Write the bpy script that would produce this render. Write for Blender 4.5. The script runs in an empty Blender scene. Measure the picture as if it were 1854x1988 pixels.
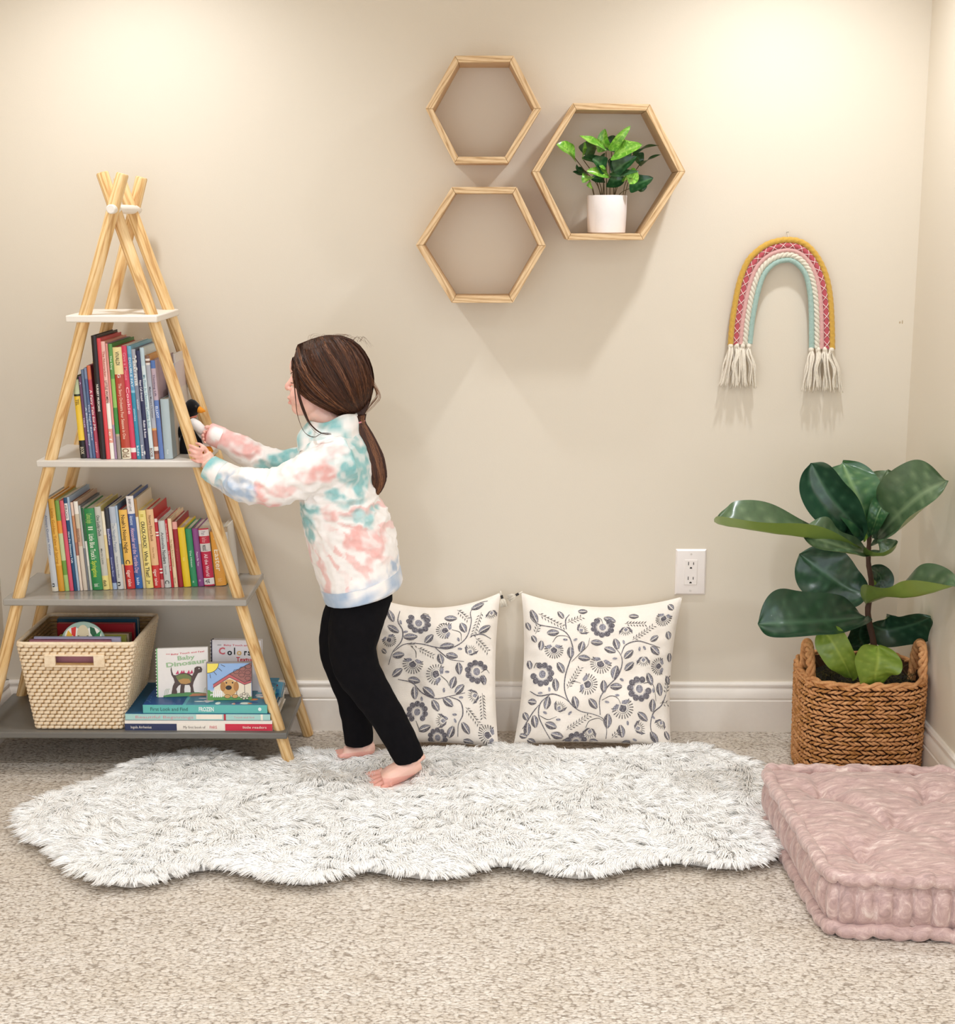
import bpy, bmesh, math, random
import numpy as np
from mathutils import Vector, Matrix, noise as mnoise
PI = math.pi
SC = bpy.context.scene
COL = SC.collection
random.seed(7); np.random.seed(7)

# ---------------------------------------------------------------- camera model
W, H, FPX = 1854.0, 1988.0, 2850.0
CAM = Vector((0.0, -3.695, 1.33))
PITCH = math.atan((H/2-420)/FPX)
YAW = math.atan((952-W/2)/FPX*math.cos(PITCH))
def ray(px, py):
    u = (px-W/2)/FPX; v = -(py-H/2)/FPX
    cp, sp = math.cos(PITCH), math.sin(PITCH)
    fy = cp+v*sp; z = -sp+v*cp
    c, s = math.cos(YAW), math.sin(YAW)
    return Vector((u*c-fy*s, u*s+fy*c, z))
def at(px, py, y=None, z=None, x=None):
    """real point of the room seen at a photo coordinate, on the given plane"""
    r = ray(px, py)
    if y is not None: t = (y-CAM.y)/r.y
    elif z is not None: t = (z-CAM.z)/r.z
    else: t = (x-CAM.x)/r.x
    return CAM+r*t
def atd(px, py, P, n):
    r = ray(px, py); n = Vector(n); t = (Vector(P)-CAM).dot(n)/r.dot(n)
    return CAM+r*t
cd = bpy.data.cameras.new('camera'); cam = bpy.data.objects.new('camera', cd); COL.objects.link(cam)
cam.location = CAM; cam.rotation_euler = (PI/2-PITCH, 0, YAW)
cd.sensor_fit = 'HORIZONTAL'; cd.sensor_width = 36; cd.lens = 36*FPX/W; cd.clip_start = .05; cd.clip_end = 50
SC.camera = cam
SC.view_settings.view_transform = 'Standard'; SC.view_settings.look = 'None'
SC.view_settings.gamma = 1; SC.view_settings.use_curve_mapping = False

# ---------------------------------------------------------------- materials
def srgb(c):
    if isinstance(c, str):
        c = c.lstrip('#'); c = [int(c[i:i+2], 16)/255 for i in (0, 2, 4)]
    return [((x/12.92) if x <= .04045 else ((x+.055)/1.055)**2.4) for x in c[:3]]+[1]
class NT:
    def __init__(s, name):
        s.m = bpy.data.materials.new(name); s.m.use_nodes = True
        s.t = s.m.node_tree; s.n = s.t.nodes; s.b = s.n['Principled BSDF']
    def new(s, typ, **kw):
        n = s.n.new(typ)
        for k, v in kw.items():
            if k in ('operation', 'blend_type', 'data_type', 'feature', 'voronoi_dimensions', 'noise_dimensions', 'bands_direction', 'wave_type', 'wave_profile', 'attribute_name', 'noise_type', 'clamp', 'distance', 'invert'): setattr(n, k, v)
            else: n.inputs[k.replace('_', ' ')].default_value = v
        return n
    def l(s, a, b): s.t.links.new(a, b)
    def coord(s, scale=(1, 1, 1), rot=(0, 0, 0), kind='Object', loc=(0, 0, 0)):
        tc = s.n.new('ShaderNodeTexCoord'); mp = s.n.new('ShaderNodeMapping')
        mp.inputs['Scale'].default_value = scale; mp.inputs['Rotation'].default_value = rot; mp.inputs['Location'].default_value = loc
        s.l(tc.outputs[kind], mp.inputs['Vector']); return mp.outputs[0]
    def ramp(s, fac, stops, interp='LINEAR'):
        r = s.n.new('ShaderNodeValToRGB'); r.color_ramp.interpolation = interp
        e = r.color_ramp.elements
        while len(e) < len(stops): e.new(.5)
        for el, (p, c) in zip(e, stops): el.position = p; el.color = srgb(c) if not isinstance(c, float) else (c, c, c, 1)
        s.l(fac, r.inputs[0]); return r.outputs[0]
    def noise(s, vec, scale=5, detail=2, rough=.5, dist=0):
        n = s.n.new('ShaderNodeTexNoise'); n.inputs['Scale'].default_value = scale; n.inputs['Detail'].default_value = detail
        n.inputs['Roughness'].default_value = rough; n.inputs['Distortion'].default_value = dist
        s.l(vec, n.inputs['Vector']); return n.outputs['Fac']
    def mix(s, fac, a, b, mode='MIX'):
        n = s.n.new('ShaderNodeMix'); n.data_type = 'RGBA'; n.blend_type = mode
        for sock, v in ((n.inputs[0], fac), (n.inputs[6], a), (n.inputs[7], b)):
            if hasattr(v, 'links') or isinstance(v, bpy.types.NodeSocket): s.l(v, sock)
            elif isinstance(v, (int, float)): sock.default_value = v
            else: sock.default_value = srgb(v)
        return n.outputs[2]
    def math(s, op, a, b=0.0):
        n = s.n.new('ShaderNodeMath'); n.operation = op
        for sock, v in ((n.inputs[0], a), (n.inputs[1], b)):
            if isinstance(v, bpy.types.NodeSocket): s.l(v, sock)
            else: sock.default_value = v
        return n.outputs[0]
    def bump(s, h, strength=.3, dist=.002):
        n = s.n.new('ShaderNodeBump'); n.inputs['Strength'].default_value = strength; n.inputs['Distance'].default_value = dist
        s.l(h, n.inputs['Height']); s.l(n.outputs[0], s.b.inputs['Normal']); return n
    def base(s, c):
        if isinstance(c, bpy.types.NodeSocket): s.l(c, s.b.inputs['Base Color'])
        else: s.b.inputs['Base Color'].default_value = srgb(c)
_mc = {}
def mat(color, rough=.5, spec=.5, name=None, coat=0, bump=0, bscale=600, sheen=0):
    k = (str(color), rough, spec, coat, bump, bscale, sheen)
    if k in _mc: return _mc[k]
    n = NT(name or 'paint'); 
    v = n.coord()
    if bump:
        h = n.noise(v, bscale, 3); n.bump(h, bump, .001)
        n.base(n.mix(n.math('MULTIPLY', n.noise(v, bscale*.13, 3), .35), color, [x*.8 for x in ([int(color[i:i+2], 16)/255 for i in (1, 3, 5)])]))
    else:
        # faint wear so no surface is one dead flat tone
        c0 = [int(color[i:i+2], 16)/255 for i in (1, 3, 5)]
        n.base(n.mix(n.math('MULTIPLY', n.noise(v, 90, 3), .18), color, [x*.86 for x in c0]))
    n.b.inputs['Roughness'].default_value = rough; n.b.inputs['Specular IOR Level'].default_value = spec
    n.b.inputs['Coat Weight'].default_value = coat; n.b.inputs['Sheen Weight'].default_value = sheen
    _mc[k] = n.m; return n.m

# ---------------------------------------------------------------- mesh helper
def frame(d, up=(0, 0, 1)):
    d = Vector(d).normalized(); up = Vector(up)
    if abs(d.dot(up)) > .98: up = Vector((0, 1, 0)) if abs(d.y) < .9 else Vector((1, 0, 0))
    a = up.cross(d).normalized(); b = d.cross(a).normalized(); return a, b, d
def catmull(P, n):
    P = [Vector(p) for p in P]; out = []
    Q = [P[0]*2-P[1]]+P+[P[-1]*2-P[-2]]
    for i in range(1, len(Q)-2):
        for k in range(n):
            t = k/n; a, b, c, d = Q[i-1], Q[i], Q[i+1], Q[i+2]
            out.append(.5*((2*b)+(c-a)*t+(2*a-5*b+4*c-d)*t*t+(3*b-a-3*c+d)*t**3))
    out.append(P[-1]); return out
def lerp_list(L, n):
    out = []
    for i in range(len(L)-1):
        for k in range(n):
            t = k/n; a, b = L[i], L[i+1]
            out.append(tuple(x+(y-x)*t for x, y in zip(a, b)) if isinstance(a, tuple) else a+(b-a)*t)
    out.append(L[-1]); return out
class MB:
    def __init__(s): s.v = []; s.f = []; s.mi = []; s.uv = None
    def add(s, V, Fc, mi=0, M=None):
        o = len(s.v)
        s.v += [tuple(M @ Vector(p)) if M is not None else tuple(p) for p in V]
        s.f += [tuple(i+o for i in f) for f in Fc]; s.mi += [mi]*len(Fc)
    def box(s, x0, x1, y0, y1, z0, z1, mi=0, M=None):
        V = [(x, y, z) for x in (x0, x1) for y in (y0, y1) for z in (z0, z1)]
        s.add(V, [(0, 1, 3, 2), (4, 6, 7, 5), (0, 4, 5, 1), (2, 3, 7, 6), (0, 2, 6, 4), (1, 5, 7, 3)], mi, M)
    def prism(s, poly, y0, y1, mi=0, M=None):
        """poly in xz, extruded along y"""
        n = len(poly); V = [(x, y0, z) for x, z in poly]+[(x, y1, z) for x, z in poly]
        s.add(V, [tuple(range(n)), tuple(range(2*n-1, n-1, -1))]+[(i, i+n, (i+1) % n+n, (i+1) % n) for i in range(n)], mi, M)
    def tube(s, P, R, n=10, mi=0, cap=True, up=(0, 0, 1), closed=False, M=None, prof=None, twist=0):
        P = [Vector(p) for p in P]; m = len(P)
        if not isinstance(R, (list, tuple)): R = [R]*m
        V = []; pa = None
        for i, p in enumerate(P):
            if closed: d = P[(i+1) % m]-P[i-1]
            else: d = P[min(i+1, m-1)]-P[max(i-1, 0)]
            if d.length < 1e-9: d = Vector((0, 0, 1))
            a, b, d = frame(d, up)
            if pa is not None:
                a2 = (pa-d*pa.dot(d))
                if a2.length > 1e-6: a = a2.normalized(); b = d.cross(a)
            pa = a
            r = R[i]; ra, rb = r if isinstance(r, (tuple, list)) else (r, r)
            for k in range(n):
                t = 2*PI*k/n+twist*i
                q = prof(i, t) if prof else 1
                V.append(p+a*math.cos(t)*ra*q+b*math.sin(t)*rb*q)
        F = []
        for i in range(m if closed else m-1):
            j = (i+1) % m
            for k in range(n): F.append((i*n+k, i*n+(k+1) % n, j*n+(k+1) % n, j*n+k))
        if cap and not closed: F += [tuple(range(n-1, -1, -1)), tuple(range((m-1)*n, m*n))]
        s.add(V, F, mi, M)
    def lathe(s, prof, n=32, c=(0, 0, 0), mi=0, M=None, cap=True):
        m = len(prof); V = [(c[0]+r*math.cos(2*PI*k/n), c[1]+r*math.sin(2*PI*k/n), c[2]+z) for r, z in prof for k in range(n)]
        F = [(i*n+k, i*n+(k+1) % n, (i+1)*n+(k+1) % n, (i+1)*n+k) for i in range(m-1) for k in range(n)]
        if cap: F += [tuple(range(n-1, -1, -1)), tuple(range((m-1)*n, m*n))]
        s.add(V, F, mi, M)
    def ell(s, c, r, n=12, mi=0, M=None, rot=None):
        m = max(6, n//2+1); V = []; F = []
        for i in range(m+1):
            ph = PI*i/m
            for k in range(n):
                t = 2*PI*k/n; p = Vector((r[0]*math.sin(ph)*math.cos(t), r[1]*math.sin(ph)*math.sin(t), r[2]*math.cos(ph)))
                if rot is not None: p = rot @ p
                V.append(p+Vector(c))
        for i in range(m):
            for k in range(n): F.append((i*n+k, (i+1)*n+k, (i+1)*n+(k+1) % n, i*n+(k+1) % n))
        s.add(V, F, mi, M)
    def grid(s, fn, nu, nv, mi=0, M=None, wrapu=False):
        V = [fn(i/(nu if wrapu else nu-1), j/(nv-1)) for j in range(nv) for i in range(nu)]
        F = []
        for j in range(nv-1):
            for i in range(nu if wrapu else nu-1):
                i2 = (i+1) % nu; F.append((j*nu+i, j*nu+i2, (j+1)*nu+i2, (j+1)*nu+i))
        s.add(V, F, mi, M)
    def mesh(s, name, mats):
        me = bpy.data.meshes.new(name); me.from_pydata(s.v, [], s.f)
        for m in mats: me.materials.append(m)
        if len(mats) > 1: me.polygons.foreach_set('material_index', s.mi)
        return me
    def build(s, name, mats, parent=None, smooth=35, M=None, bevel=0, world=True, seg=2, recalc=True):
        if not isinstance(mats, (list, tuple)): mats = [mats]
        me = s.mesh(name, mats)
        if M is None and parent is not None and world:
            M = Matrix.Translation(wloc(parent))
            me.transform(M.inverted()); Mw = M
        else: Mw = M if M is not None else Matrix.Identity(4)
        if recalc:
            b = bmesh.new(); b.from_mesh(me); bmesh.ops.recalc_face_normals(b, faces=b.faces); b.to_mesh(me); b.free()
        if smooth:
            me.shade_smooth()
            if smooth < 180: me.set_sharp_from_angle(angle=math.radians(smooth))
        me.update()
        o = bpy.data.objects.new(name, me); COL.objects.link(o)
        if parent is not None:
            o.parent = parent; o.matrix_basis = wmat(parent).inverted() @ Mw
        else: o.matrix_basis = Mw
        if bevel:
            md = o.modifiers.new('bevel', 'BEVEL'); md.width = bevel; md.segments = seg; md.limit_method = 'ANGLE'; md.angle_limit = math.radians(40)
        return o
def wmat(o):
    M = o.matrix_basis.copy()
    while o.parent is not None: o = o.parent; M = o.matrix_basis @ M
    return M
def wloc(o): return wmat(o).translation
def tag(o, label, cat, group=None, kind=None):
    if label: o['label'] = label
    if cat: o['category'] = cat
    if group: o['group'] = group
    if kind: o['kind'] = kind
    return o
def thing(name, label, cat, loc=(0, 0, 0), group=None, M=None):
    o = bpy.data.objects.new(name, None); COL.objects.link(o); o.empty_display_size = .05
    o.matrix_basis = M if M is not None else Matrix.Translation(Vector(loc))
    return tag(o, label, cat, group)
def struct(o): o['kind'] = 'structure'; return o
def evaluated(o):
    dg = bpy.context.evaluated_depsgraph_get(); dg.update()
    return bpy.data.meshes.new_from_object(o.evaluated_get(dg))
def remeshed(mb, voxel=.004, smooth=6, fac=.5):
    """one continuous surface around overlapping volumes"""
    me = mb.mesh('tmp', []); b = bmesh.new(); b.from_mesh(me); bmesh.ops.recalc_face_normals(b, faces=b.faces); b.to_mesh(me); b.free()
    o = bpy.data.objects.new('tmp', me); COL.objects.link(o)
    r = o.modifiers.new('r', 'REMESH'); r.mode = 'VOXEL'; r.voxel_size = voxel
    if smooth:
        m = o.modifiers.new('s', 'SMOOTH'); m.factor = fac; m.iterations = smooth
    e = evaluated(o)
    out = MB(); out.v = [tuple(v.co) for v in e.vertices]; out.f = [tuple(p.vertices) for p in e.polygons]; out.mi = [0]*len(out.f)
    bpy.data.objects.remove(o); bpy.data.meshes.remove(me); bpy.data.meshes.remove(e)
    return out
_tx = {}
def text_geo(t, font_bold=0.0):
    """lettering as flat faces: width, verts (x right, y up), faces; cap height about .7"""
    k = (t, font_bold)
    if k in _tx: return _tx[k]
    cu = bpy.data.curves.new('txt', 'FONT'); cu.body = t; cu.size = 1; cu.resolution_u = 2; cu.offset = font_bold; cu.align_x = 'CENTER'
    o = bpy.data.objects.new('txt', cu); COL.objects.link(o)
    me = evaluated(o); V = [(v.co.x, v.co.y) for v in me.vertices]; F = [tuple(p.vertices) for p in me.polygons]
    bpy.data.objects.remove(o); bpy.data.curves.remove(cu); bpy.data.meshes.remove(me)
    w = (max(v[0] for v in V)-min(v[0] for v in V)) if V else 1
    _tx[k] = (w, V, F); return _tx[k]
def put_text(mb, t, center, xdir, ydir, height, length=None, mi=0, bold=0.0):
    """lettering with cap height `height`, squeezed/stretched to `length`"""
    w, V, F = text_geo(t, bold); c = Vector(center); X = Vector(xdir).normalized(); Y = Vector(ydir).normalized()
    sy = height/.7; sx = (length/w) if length else sy
    mb.add([c+X*(x*sx)+Y*((y-.35)*sy) for x, y in V], F, mi)
def displaced(mb, fn):
    mb.v = [tuple(Vector(p)+fn(Vector(p))) for p in mb.v]
# ================================================================ ROOM
XL, XR, YF, ZC = -1.272, 1.057, -4.9, 2.22
def wall_mat(col='#e3d3b6', name='wall_paint'):
    n = NT(name); v = n.coord()
    n.base(n.mix(n.noise(v, 1.4, 2), col, [x*.985 for x in srgb_raw(col)]))
    n.b.inputs['Roughness'].default_value = .62; n.b.inputs['Specular IOR Level'].default_value = .25
    h = n.noise(v, 260, 4); n.bump(h, .12, .0012)
    return n.m
def srgb_raw(c): c = c.lstrip('#'); return [int(c[i:i+2], 16)/255 for i in (0, 2, 4)]
M_wall = wall_mat('#dbd1c0')
def carpet_mat():
    n = NT('berber_carpet'); tc = n.coord((.8, 1.25, 1))
    wob = n.n.new('ShaderNodeTexNoise'); wob.inputs['Scale'].default_value = 55; wob.inputs['Detail'].default_value = 2; n.l(tc, wob.inputs['Vector'])
    vm = n.n.new('ShaderNodeVectorMath'); vm.operation = 'SCALE'; vm.inputs['Scale'].default_value = .012
    sub = n.n.new('ShaderNodeVectorMath'); sub.operation = 'SUBTRACT'; sub.inputs[1].default_value = (.5, .5, .5)
    n.l(wob.outputs['Color'], sub.inputs[0]); n.l(sub.outputs[0], vm.inputs[0])
    ad = n.n.new('ShaderNodeVectorMath'); ad.operation = 'ADD'; n.l(tc, ad.inputs[0]); n.l(vm.outputs[0], ad.inputs[1])
    vo = n.n.new('ShaderNodeTexVoronoi'); vo.feature = 'F1'; vo.inputs['Scale'].default_value = 150; vo.inputs['Randomness'].default_value = .85
    n.l(ad.outputs[0], vo.inputs['Vector'])
    vc = n.n.new('ShaderNodeTexVoronoi'); vc.feature = 'F1'; vc.inputs['Scale'].default_value = 150; vc.inputs['Randomness'].default_value = .85
    n.l(ad.outputs[0], vc.inputs['Vector'])
    cellcol = n.ramp(vc.outputs['Color'], [(0, '#c6bbae'), (.3, '#d2c8bc'), (.6, '#dbd2c7'), (.9, '#e4dcd2')])
    gap = n.ramp(vo.outputs['Distance'], [(0, 1.0), (.52, 1.0), (.84, 0.0)])
    fleck = n.ramp(n.noise(tc, 190, 2), [(0, '#b5a794'), (.33, '#b5a794'), (.42, '#ffffff')])
    c = n.mix(gap, '#a3978a', cellcol)  # gaps between loops darkened in the colour, standing in for crevice shade
    c = n.mix(.6, c, fleck, 'MULTIPLY')
    c = n.mix(.5, c, n.ramp(n.noise(tc, 7, 3), [(.3, '#ece6dc'), (.7, '#ffffff')]), 'MULTIPLY')
    n.base(c)
    n.b.inputs['Roughness'].default_value = .95; n.b.inputs['Specular IOR Level'].default_value = .1
    hh = n.math('SUBTRACT', 1.0, n.math('POWER', vo.outputs['Distance'], 1.6))
    hh = n.math('ADD', hh, n.math('MULTIPLY', n.noise(tc, 420, 3), .35))
    n.bump(hh, 1.0, .0032)
    return n.m
mb = MB(); mb.box(XL-.1, XR+1.3, YF, .1, -.08, 0); o = struct(mb.build('floor', carpet_mat(), smooth=0))
mb = MB(); mb.box(XL-.1, XR+.1, 0, .1, 0, ZC); struct(mb.build('wall_back', M_wall, smooth=0))
mb = MB(); mb.box(XL-.1, XL, -2.6, 0, 0, ZC); struct(mb.build('wall_left', M_wall, smooth=0))
mb = MB(); mb.box(XR, XR+.1, -2.6, 0, 0, ZC); struct(mb.build('wall_right', M_wall, smooth=0))
mb = MB(); mb.box(XL-1.3, XR+1.3, YF, .1, ZC, ZC+.08); struct(mb.build('ceiling', mat('#ece6da', .8, .2), smooth=0))
# moulded baseboards: profile (distance from wall, height)
bp = [(0, 0), (.0155, 0), (.0155, .084), (.0125, .0865), (.0125, .0895), (.0145, .0915), (.0135, .104), (.0105, .112), (.007, .117), (.0065, .1205), (.0095, .1225), (.0095, .1275), (.006, .1335), (0, .1335)]
M_trim = mat('#ebe3d8', .32, .5, name='trim_paint')
def baseboard(name, a, b, nrm):
    a = Vector(a); b = Vector(b); nrm = Vector(nrm); m = MB(); V = []
    for e in (a, b):
        for d, h in bp: V.append(e+nrm*d+Vector((0, 0, h)))
    k = len(bp)
    m.add(V, [tuple(range(k)), tuple(range(2*k-1, k-1, -1))]+[(i, i+k, (i+1) % k+k, (i+1) % k) for i in range(k)])
    return struct(m.build(name, M_trim, smooth=25))
baseboard('baseboard_back', (XL, 0, 0), (XR, 0, 0), (0, -1, 0))
baseboard('baseboard_left', (XL, 0, 0), (XL, -2.6, 0), (1, 0, 0))
baseboard('baseboard_right', (XR, 0, 0), (XR, -2.6, 0), (-1, 0, 0))

# ---------------------------------------------------------------- light
def can_light(x, y, power, size, blend, n, col=(1, .86, .66), rad=.035, zoff=.05, vis=True):
    t = thing('recessed_light', 'white recessed ceiling downlight '+n, 'ceiling light', (x, y, ZC), 'recessed ceiling downlights')
    m = MB(); m.lathe([(.085, -.001), (.085, -.006), (.062, -.008), (.058, .0), (.085, .0)], 32, (x, y, ZC), cap=False); m.build('trim_ring', M_trim, t)
    ld = bpy.data.lights.new('spot', 'SPOT'); ld.energy = power; ld.color = col; ld.spot_size = math.radians(size); ld.spot_blend = blend; ld.shadow_soft_size = rad
    lo = bpy.data.objects.new('downlight_lamp', ld); COL.objects.link(lo); lo.parent = t; lo.location = (0, 0, -zoff)
LC = (.95, 1, 1.06)
can_light(-.84, -.47, 27, 140, 1.0, 'over the bookshelf', LC)
can_light(.69, -.47, 31, 140, 1.0, 'over the rope rainbow', LC)
can_light(-.84, -2.1, 40, 150, 1.0, 'before the bookshelf', LC, .06)
can_light(.69, -2.1, 40, 150, 1.0, 'before the floor cushion', LC, .06)
can_light(-.1, -3.6, 40, 150, 1.0, 'nearest the middle of the room', LC, .06)
w = bpy.data.worlds.new('world'); SC.world = w; w.use_nodes = True
bg = w.node_tree.nodes['Background']; bg.inputs[0].default_value = (.935, 1.0, 1.11, 1); bg.inputs[1].default_value = 1.5
SC.view_settings.exposure = 0.38
SC.cycles.max_bounces = 24; SC.cycles.diffuse_bounces = 16; SC.cycles.transmission_bounces = 8; SC.cycles.glossy_bounces = 4
# ================================================================ WOOD
def wood_mat(name, c1, c2, c3, axis='Z', scale=1.0, rough=.5):
    """grain running along the local axis of the piece"""
    n = NT(name); tc = n.n.new('ShaderNodeTexCoord'); oi = n.n.new('ShaderNodeObjectInfo')
    mul = n.math('MULTIPLY', oi.outputs['Random'], 13.0)
    cmb = n.n.new('ShaderNodeCombineXYZ'); n.l(mul, cmb.inputs[0]); n.l(mul, cmb.inputs[1]); n.l(mul, cmb.inputs[2])
    ad = n.n.new('ShaderNodeVectorMath'); ad.operation = 'ADD'; n.l(tc.outputs['Object'], ad.inputs[0]); n.l(cmb.outputs[0], ad.inputs[1])
    mp = n.n.new('ShaderNodeMapping'); k = {'X': (.07, 1, 1), 'Y': (1, .07, 1), 'Z': (1, 1, .07)}[axis]
    mp.inputs['Scale'].default_value = k; n.l(ad.outputs[0], mp.inputs['Vector'])
    v = mp.outputs[0]
    w = n.n.new('ShaderNodeTexWave'); w.wave_type = 'BANDS'; w.bands_direction = 'DIAGONAL'
    w.inputs['Scale'].default_value = 46*scale; w.inputs['Distortion'].default_value = 6; w.inputs['Detail'].default_value = 3; w.inputs['Detail Scale'].default_value = 1.2
    n.l(v, w.inputs['Vector'])
    g = n.ramp(w.outputs['Fac'], [(0, c1), (.45, c2), (.8, c2), (1, c3)])
    f = n.ramp(n.noise(v, 420*scale, 3), [(.3, c3), (.6, c1)])
    n.base(n.mix(.28, g, f)); n.b.inputs['Roughness'].default_value = rough; n.b.inputs['Specular IOR Level'].default_value = .35
    n.bump(w.outputs['Fac'], .12, .0006)
    return n.m
M_pine = wood_mat('pine', '#f0d2a0', '#e3bd82', '#bd8a4c')
M_hexw = wood_mat('blond_wood', '#e2c59b', '#d3b084', '#ab8455', 'X', 1.5)

# ================================================================ A-FRAME BOOKSHELF
SX = -.866
Zs = [1.108, .772, .439, .110]; HW = [.105, .192, .290, .378]; HD = [(-.327, -.085), (-.328, -.075), (-.331, -.062), (-.338, -.042)]
shelf = thing('bookshelf', 'pine A-frame ladder bookshelf with four white to grey shelves, against the wall', 'bookshelf', (SX, -.19, 0))
shcol = ['#ece5da', '#d3ccc2', '#9f9a92', '#6d6a64']
for i in range(4):
    m = MB(); x0, x1 = SX-HW[i], SX+HW[i]; y0, y1 = HD[i]
    m.box(x0, x1, y0, y1, Zs[i]-.016, Zs[i])
    o = m.build('shelf', mat(shcol[i], [.4, .35, .2, .35][i], .5, name='shelf_paint'), shelf, smooth=30, bevel=.003)
    o['label'] = ['white top shelf', 'pale grey second shelf', 'mid grey third shelf', 'dark grey bottom shelf'][i]
def leg(p0, pk, p1, r=.0142):
    """pine pole; its upper piece leans a little more where it is joined at the top shelf"""
    p0, pk, p1 = Vector(p0), Vector(pk), Vector(p1); d = p1-p0; L = d.length
    M = Matrix.Translation(p0) @ d.to_track_quat('Z', 'Y').to_matrix().to_4x4(); k = M.inverted() @ pk
    P = [Vector((0, 0, 0)), k*(.003/k.length), k*.985, k+(Vector((0, 0, L))-k)*.02, Vector((0, 0, L-.003)), Vector((0, 0, L))]
    m = MB(); m.tube(P, [r*.9, r, r, r, r, r*.9], 20, up=(0, 1, 0))
    return m.build('leg', M_pine, shelf, M=M, smooth=40)
def xat(z): return .352-(z)*(.352+.0)/1.35
apz = 1.345
def legx(z): return (apz-z)/(apz)*.372
yf0, yf1 = -.312, -.288   # front legs: foot / top
yb0, yb1 = -.052, -.105
top = 1.428
o_ = .0145
for xf, (kx, ky), (tx, ty), y0, y1 in ((-1.251, (165, 612), (238, 337), yf0, yf1-o_), (-.4805, (294.8, 611), (198, 335), yf0, yf1+o_), (-1.248, (215, 600), (275, 344), yb0, yb1+o_), (-.473, (327, 600), (231, 344), yb0, yb1-o_)):
    yk = y0+(y1-y0)*.777; pk = at(kx, ky, y=yk); pt_ = at(tx, ty, y=y1); leg((xf, y0, 0), pk, pt_)
dw = at(215, 406, y=-.333); m = MB(); m.tube([(dw.x, -.335, dw.z), (dw.x, -.333, dw.z), (dw.x, -.075, dw.z), (dw.x, -.073, dw.z)], [.0085, .0105, .0105, .0085], 20)
# the white dowel sits in the crook of the two leg pairs
m.build('cross_dowel', mat('#efe9e0', .4), shelf, smooth=40)
# ================================================================ BOOKS
M_page = mat('#d8cfbd', .8, .2, name='paper')
def bandmat(c): return mat(c, .38, .5, name='book_cover')
def upright(kind_label, L, R, ytop, shelf_z, yplane, depth, bands, titles=(), lean=3.0, group=None, cat='book', ymin_px=None, yb=None, board=False):
    """L,R: photo x of the spine foot; ytop: photo y of the spine head. bands: [(fraction from top, colour)...]"""
    a = at(L, yb, y=yplane); b = at(R, yb, y=yplane); wd = b.x-a.x
    zt = at((L+R)/2, ytop, y=yplane).z; ht = (zt-shelf_z)
    M = Matrix.Translation(Vector(((a.x+b.x)/2, yplane, shelf_z+.0006))) @ Matrix.Rotation(math.radians(-lean), 4, 'Y') @ Matrix.Translation((0, 0, abs(math.sin(math.radians(lean)))*wd*.5))
    t = thing('book', kind_label, cat, M=M, group=group)
    x0, x1 = -wd/2+.0003, wd/2-.0003; th = min(.0022, wd*.16)
    cols = []; m = MB()
    def mi(c):
        if c not in cols: cols.append(c)
        return cols.index(c)
    zs = [0]+[f for f, _ in bands]
    for i, (f, c) in enumerate(bands):
        z1 = ht*(1-zs[i]); z0 = ht*(1-f)
        # rounded spine strip
        n = 5; rd = min(.0035, wd*.22)
        prof = [(x0, rd)]+[(x0+(x1-x0)*(k/(n-1)), rd-(math.sin(PI*k/(n-1))**.5)*rd) for k in range(n)]+[(x1, rd), (x1, rd+.002), (x0, rd+.002)]
        V = [(x, y, z) for z in (z0, z1) for x, y in prof]; k = len(prof)
        m.add(V, [tuple(range(k-1, -1, -1)), tuple(range(k, 2*k))]+[(q, (q+1) % k, (q+1) % k+k, q+k) for q in range(k)], mi(c))
    side = bands[len(bands)//2][1] if len(bands) > 1 else bands[0][1]
    m.box(x0, x0+th, rd, depth, 0, ht, mi(side)); m.box(x1-th, x1, rd, depth, 0, ht, mi(side))
    for (txt, f0, f1, c, hfrac) in titles:
        zc = ht*(1-(f0+f1)/2); ln = ht*(f1-f0)
        put_text(m, txt, (0, -.0004, zc), (0, 0, -1), (1, 0, 0), wd*hfrac, ln, mi(c), bold=.012)
    m.build('cover', [bandmat(c) for c in cols], t, smooth=30, M=M)
    p = MB(); p.box(x0+th, x1-th, rd, depth-.003, .003, ht-.003); p.build('pages', M_page, t, M=M, smooth=0)
    return t
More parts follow.
